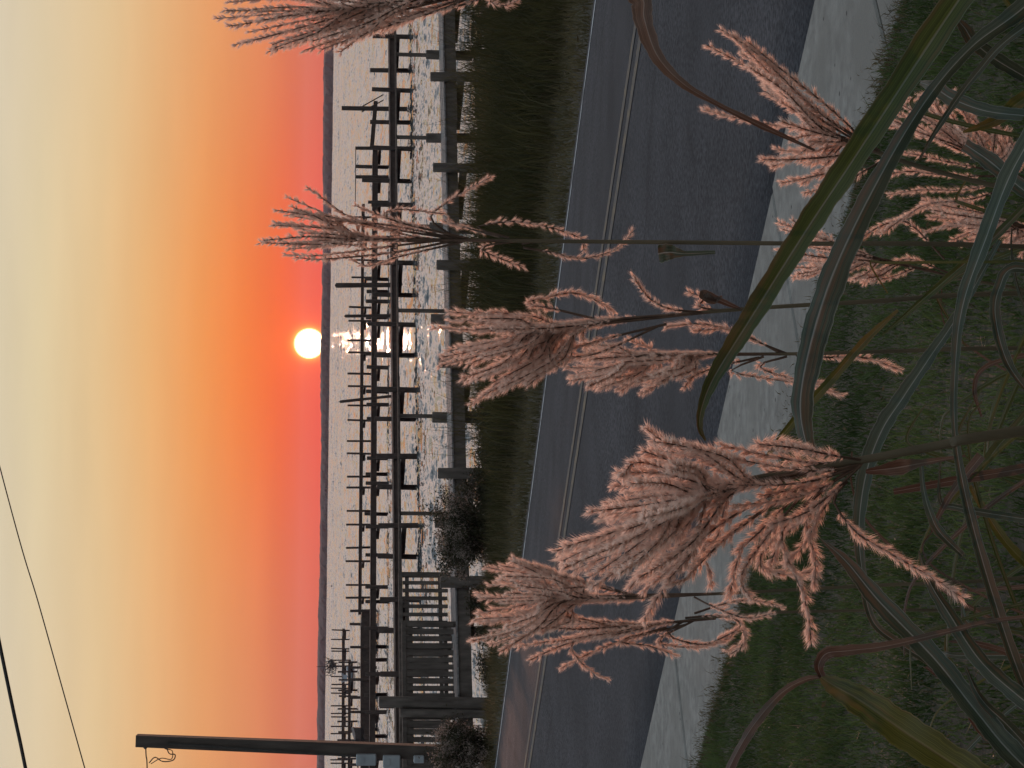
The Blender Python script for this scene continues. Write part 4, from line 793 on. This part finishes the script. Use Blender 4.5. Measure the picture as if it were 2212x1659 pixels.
# ------------------------------------------------------------------ long leaves
clump_c = (0.0, 2.3, ROOT_Z)
clump = thing('silver_grass_leaves', 'tuft of long arching silver grass leaves crossing under the plumes', 'grass', clump_c)
def leaf(P, W, d, m, twist=0.4, dd=0.0, fold=0.36, parent=None, name='leaf', n=14, flip=1):
    """P: picture points, W: widths in picture units at those points, d: depth (start), dd: change of depth to the tip"""
    k_ = len(P); ds = [d + dd * i / (k_ - 1) for i in range(k_)]
    C_ = np.array(catmull([pt(x_, y_, q) for (x_, y_), q in zip(P, ds)], n)); N_ = len(C_)
    ws = np.interp(np.linspace(0, k_ - 1, N_), np.arange(k_), W) / FPX * np.interp(np.linspace(0, 1, N_), [0, 1], [d, d + dd])
    T_ = np.gradient(C_, axis=0); T_ /= np.linalg.norm(T_, axis=1)[:, None]
    V = []; uv = []; Fs = []; ph0 = P[0][0] * 0.37 + P[0][1]
    for i in range(N_):
        vd = C_[i] - CAM; vd /= np.linalg.norm(vd); sdv = np.cross(T_[i], vd); sdv /= np.linalg.norm(sdv)
        tw = twist * math.sin(i / (N_ - 1) * 3.0 + flip); ca = math.cos(tw); sdv2 = sdv * ca + np.cross(T_[i], sdv) * math.sin(tw); nn = np.cross(T_[i], sdv2)
        wob = 1 + 0.05 * math.sin(i * 0.9 + ph0) + 0.03 * math.sin(i * 2.3 + ph0)
        for v_ in (-1, -0.5, 0, 0, 0.5, 1):
            rip = 0.05 * ws[i] * math.sin(i * 0.55 + ph0 + v_) * abs(v_)
            V.append(C_[i] + sdv2 * v_ * wob * ws[i] / 2 + nn * ((abs(v_) * fold * ws[i] / 2) * flip + rip)); uv.append((i / (N_ - 1), (v_ + 1) / 2))
    for i in range(N_ - 1):
        for j in (0, 1, 3, 4): Fs.append((i*6+j, i*6+j+1, i*6+6+j+1, i*6+6+j))
    return mesh_obj(name, V, Fs, M[m], parent or clump, True, uv)
G, Y_, GR, D_ = 'leaf_green', 'leaf_yellow', 'leaf_grey', 'leaf_dry'
leaf([(2420, -420), (2200, -170), (2065, 10), (1850, 335), (1740, 500), (1620, 690), (1545, 810), (1516, 880), (1512, 925), (1524, 952)], [50, 64, 66, 58, 54, 46, 32, 18, 12, 4], 1.95, G, 0.25, 0.1, fold=0.5)
leaf([(2500, -260), (2230, 0), (2090, 110), (1975, 255), (1850, 480), (1775, 660), (1730, 850), (1742, 960), (1765, 990)], [50, 44, 26, 30, 52, 66, 56, 34, 10], 2.0, GR, 0.5, 0.1, flip=-1)
leaf([(2480, -80), (2212, 60), (2105, 165), (2030, 270), (1985, 345)], [26, 22, 16, 12, 4], 2.02, GR, 0.4, 0.05)
leaf([(2600, -40), (2330, 160), (2200, 345), (2130, 515), (2080, 660), (2064, 790), (2063, 930), (2088, 1080), (2140, 1270), (2212, 1480), (2330, 1720)], [44, 46, 44, 40, 30, 18, 15, 22, 26, 26, 10], 1.92, GR, 0.6, 0.12)
leaf([(2420, 1830), (2212, 1655), (2115, 1545), (2020, 1425), (1900, 1300), (1830, 1215), (1775, 1165)], [48, 52, 50, 44, 42, 26, 4], 1.9, GR, 0.35, 0.1)
leaf([(2420, 1680), (2220, 1520), (2120, 1430), (2050, 1325), (2010, 1260), (1985, 1190)], [40, 38, 36, 32, 20, 4], 2.0, GR, 0.4, 0.05, flip=-1)
leaf([(2360, 1860), (2230, 1760), (2090, 1670), (1960, 1585), (1860, 1515), (1800, 1480), (1772, 1462)], [56, 66, 74, 78, 66, 40, 10], 1.85, Y_, 0.2, 0.05, fold=0.35)
leaf([(2240, 1330), (2130, 1345), (2060, 1362), (1920, 1395), (1830, 1406), (1785, 1412), (1768, 1438), (1775, 1462)], [10, 12, 14, 20, 24, 26, 22, 16], 1.88, D_, 0.6, 0.0)
leaf([(1772, 1462), (1735, 1470), (1690, 1496), (1640, 1550), (1600, 1610), (1560, 1690), (1520, 1790)], [10, 14, 16, 22, 24, 24, 6], 1.88, D_, 0.7, 0.0, flip=-1)
leaf([(2160, 520), (2070, 680), (2010, 770), (1950, 860), (1905, 930), (1872, 1020), (1856, 1130), (1862, 1230), (1885, 1340), (1950, 1395), (2040, 1450), (2110, 1500)], [10, 22, 30, 38, 40, 36, 28, 18, 16, 18, 16, 4], 2.15, GR, 0.5, 0.05)
leaf([(2480, 960), (2300, 995), (2212, 1012), (2080, 1035), (1930, 1062)], [24, 22, 22, 20, 14], 2.1, D_, 0.2, 0.0)
leaf([(2212, 165), (2150, 128), (2105, 92), (2085, 62), (2068, 42)], [30, 32, 32, 28, 12], 2.2, GR, 0.3, -0.1)
leaf([(1230, -190), (1310, -90), (1385, -10), (1392, 40), (1420, 120), (1475, 180), (1550, 225), (1645, 272), (1760, 325)], [36, 52, 54, 46, 30, 18, 10, 14, 5], 2.1, D_, 0.5, 0.05)
leaf([(1545, 545), (1480, 548), (1446, 545), (1422, 548)], [8, 12, 36, 40], 2.19, GR, 0.2, 0.0)
leaf([(2212, 250), (2130, 240), (2060, 215), (2020, 190), (1988, 178)], [26, 30, 34, 30, 8], 2.25, GR, 0.3, 0.1)
leaf([(2300, 470), (2210, 410), (2140, 350), (2085, 312)], [20, 34, 38, 26], 2.2, GR, 0.3, 0.05)
leaf([(1905, 725), (1990, 650), (2060, 590), (2140, 520), (2220, 440)], [4, 14, 20, 20, 14], 2.1, G, 0.3, -0.05)
leaf([(1640, 1010), (1690, 940), (1740, 880), (1800, 815), (1870, 735), (1940, 670)], [4, 16, 20, 20, 18, 6], 2.3, Y_, 0.3, -0.05)
leaf([(2120, 985), (2060, 1060), (2025, 1120), (2012, 1150)], [24, 16, 10, 4], 2.05, D_, 0.4, 0)
leaf([(2085, 985), (1995, 1000), (1940, 1010), (1870, 1018)], [6, 16, 36, 10], 2.0, D_, 0.5, 0)
leaf([(1990, 1000), (1996, 1060), (2010, 1110), (2030, 1150), (2080, 1200)], [10, 12, 18, 22, 12], 2.02, GR, 0.4, 0.0)
leaf([(2420, 520), (2290, 590), (2190, 580), (2160, 620), (2150, 680), (2175, 780), (2230, 860)], [20, 24, 26, 24, 24, 22, 10], 2.0, GR, 0.6, 0.0)
leaf([(2400, 1050), (2270, 880), (2180, 940), (2120, 1010), (2080, 1050), (2030, 1110)], [20, 26, 24, 22, 20, 6], 2.15, G, 0.4, 0.05)
leaf([(2090, 1265), (2080, 1310), (2092, 1345), (2125, 1342), (2160, 1335)], [4, 8, 10, 10, 8], 2.2, GR, 0.4, 0)
leaf([(2400, 1340), (2270, 1260), (2180, 1180), (2120, 1090), (2090, 1040)], [26, 26, 22, 16, 6], 2.2, Y_, 0.4, 0.0)
leaf([(2420, 1560), (2300, 1480), (2200, 1420), (2110, 1390), (2050, 1385)], [20, 20, 16, 12, 4], 2.2, D_, 0.4, 0.0)
leaf([(2400, 260), (2290, 180), (2210, 215), (2150, 260), (2080, 285)], [20, 30, 32, 26, 6], 2.3, Y_, 0.4, 0.0)
leaf([(2420, 770), (2300, 760), (2180, 775), (2120, 800), (2105, 845), (2120, 900)], [12, 14, 12, 10, 10, 4], 2.35, D_, 0.4, 0.0)
leaf([(2360, 1720), (2250, 1660), (2150, 1600), (2110, 1560), (2080, 1500), (2000, 1440)], [20, 24, 26, 26, 20, 6], 1.95, D_, 0.4, 0.0)
leaf([(2360, 1800), (2240, 1640), (2180, 1570), (2120, 1510), (2085, 1440)], [26, 30, 26, 20, 6], 1.93, GR, 0.4, 0.0, flip=-1)
leaf([(1560, 640), (1540, 650), (1522, 636), (1600, 668)], [4, 18, 22, 6], 2.24, D_, 0.3, 0.0)
lr_ = np.random.default_rng(77)
for i in range(30):
    x0_ = lr_.uniform(2230, 2420); y0_ = lr_.uniform(60, 1640); dx = -lr_.uniform(120, 420); dy = lr_.normal(0, 240); wd = lr_.uniform(6, 20); dr = lr_.uniform(20, 160); k_ = lr_.uniform(0, 1)
    pts = [(x0_ + 120, y0_ - dy * 0.35), (x0_, y0_), (x0_ + dx * 0.5, y0_ + dy * 0.35), (x0_ + dx * 0.9, y0_ + dy * 0.75), (x0_ + dx, y0_ + dy * 1.0), (x0_ + dx + dr * (0.4 if k_ < 0.6 else 0.0), y0_ + dy * 1.0 + math.copysign(dr, dy) * 0.7)]
    leaf(pts, [wd, wd, wd * 0.95, wd * 0.8, wd * 0.55, 3], lr_.uniform(2.0, 2.5), (G, GR, D_, G, Y_, GR)[int(lr_.integers(0, 6))], 0.6, 0.05, flip=1 if k_ < 0.5 else -1, n=9)
print('raceme tris', TRI[0])

# ------------------------------------------------------------------ hazy air over the water
def haze():
    x0, x1, y0, y1, z0, z1 = -4200, 4200, -420, 5200, -4.5, 60
    V = [(x_, y_, z_) for z_ in (z0, z1) for x_, y_ in ((x0, y0), (x1, y0), (x1, y1), (x0, y1))]
    m = bpy.data.materials.new('haze'); m.use_nodes = True; t = m.node_tree; t.nodes.clear(); o_ = N(t, 'ShaderNodeOutputMaterial'); v = N(t, 'ShaderNodeVolumePrincipled')
    v.inputs['Color'].default_value = (0.86, 0.74, 0.98, 1); v.inputs['Density'].default_value = 0.000036; v.inputs['Anisotropy'].default_value = 0.45
    t.links.new(v.outputs[0], o_.inputs['Volume'])
    return tag(mesh_obj('haze', V, [(3, 2, 1, 0), (4, 5, 6, 7), (0, 1, 5, 4), (1, 2, 6, 5), (2, 3, 7, 6), (3, 0, 4, 7)], m), kind='stuff')
haze()
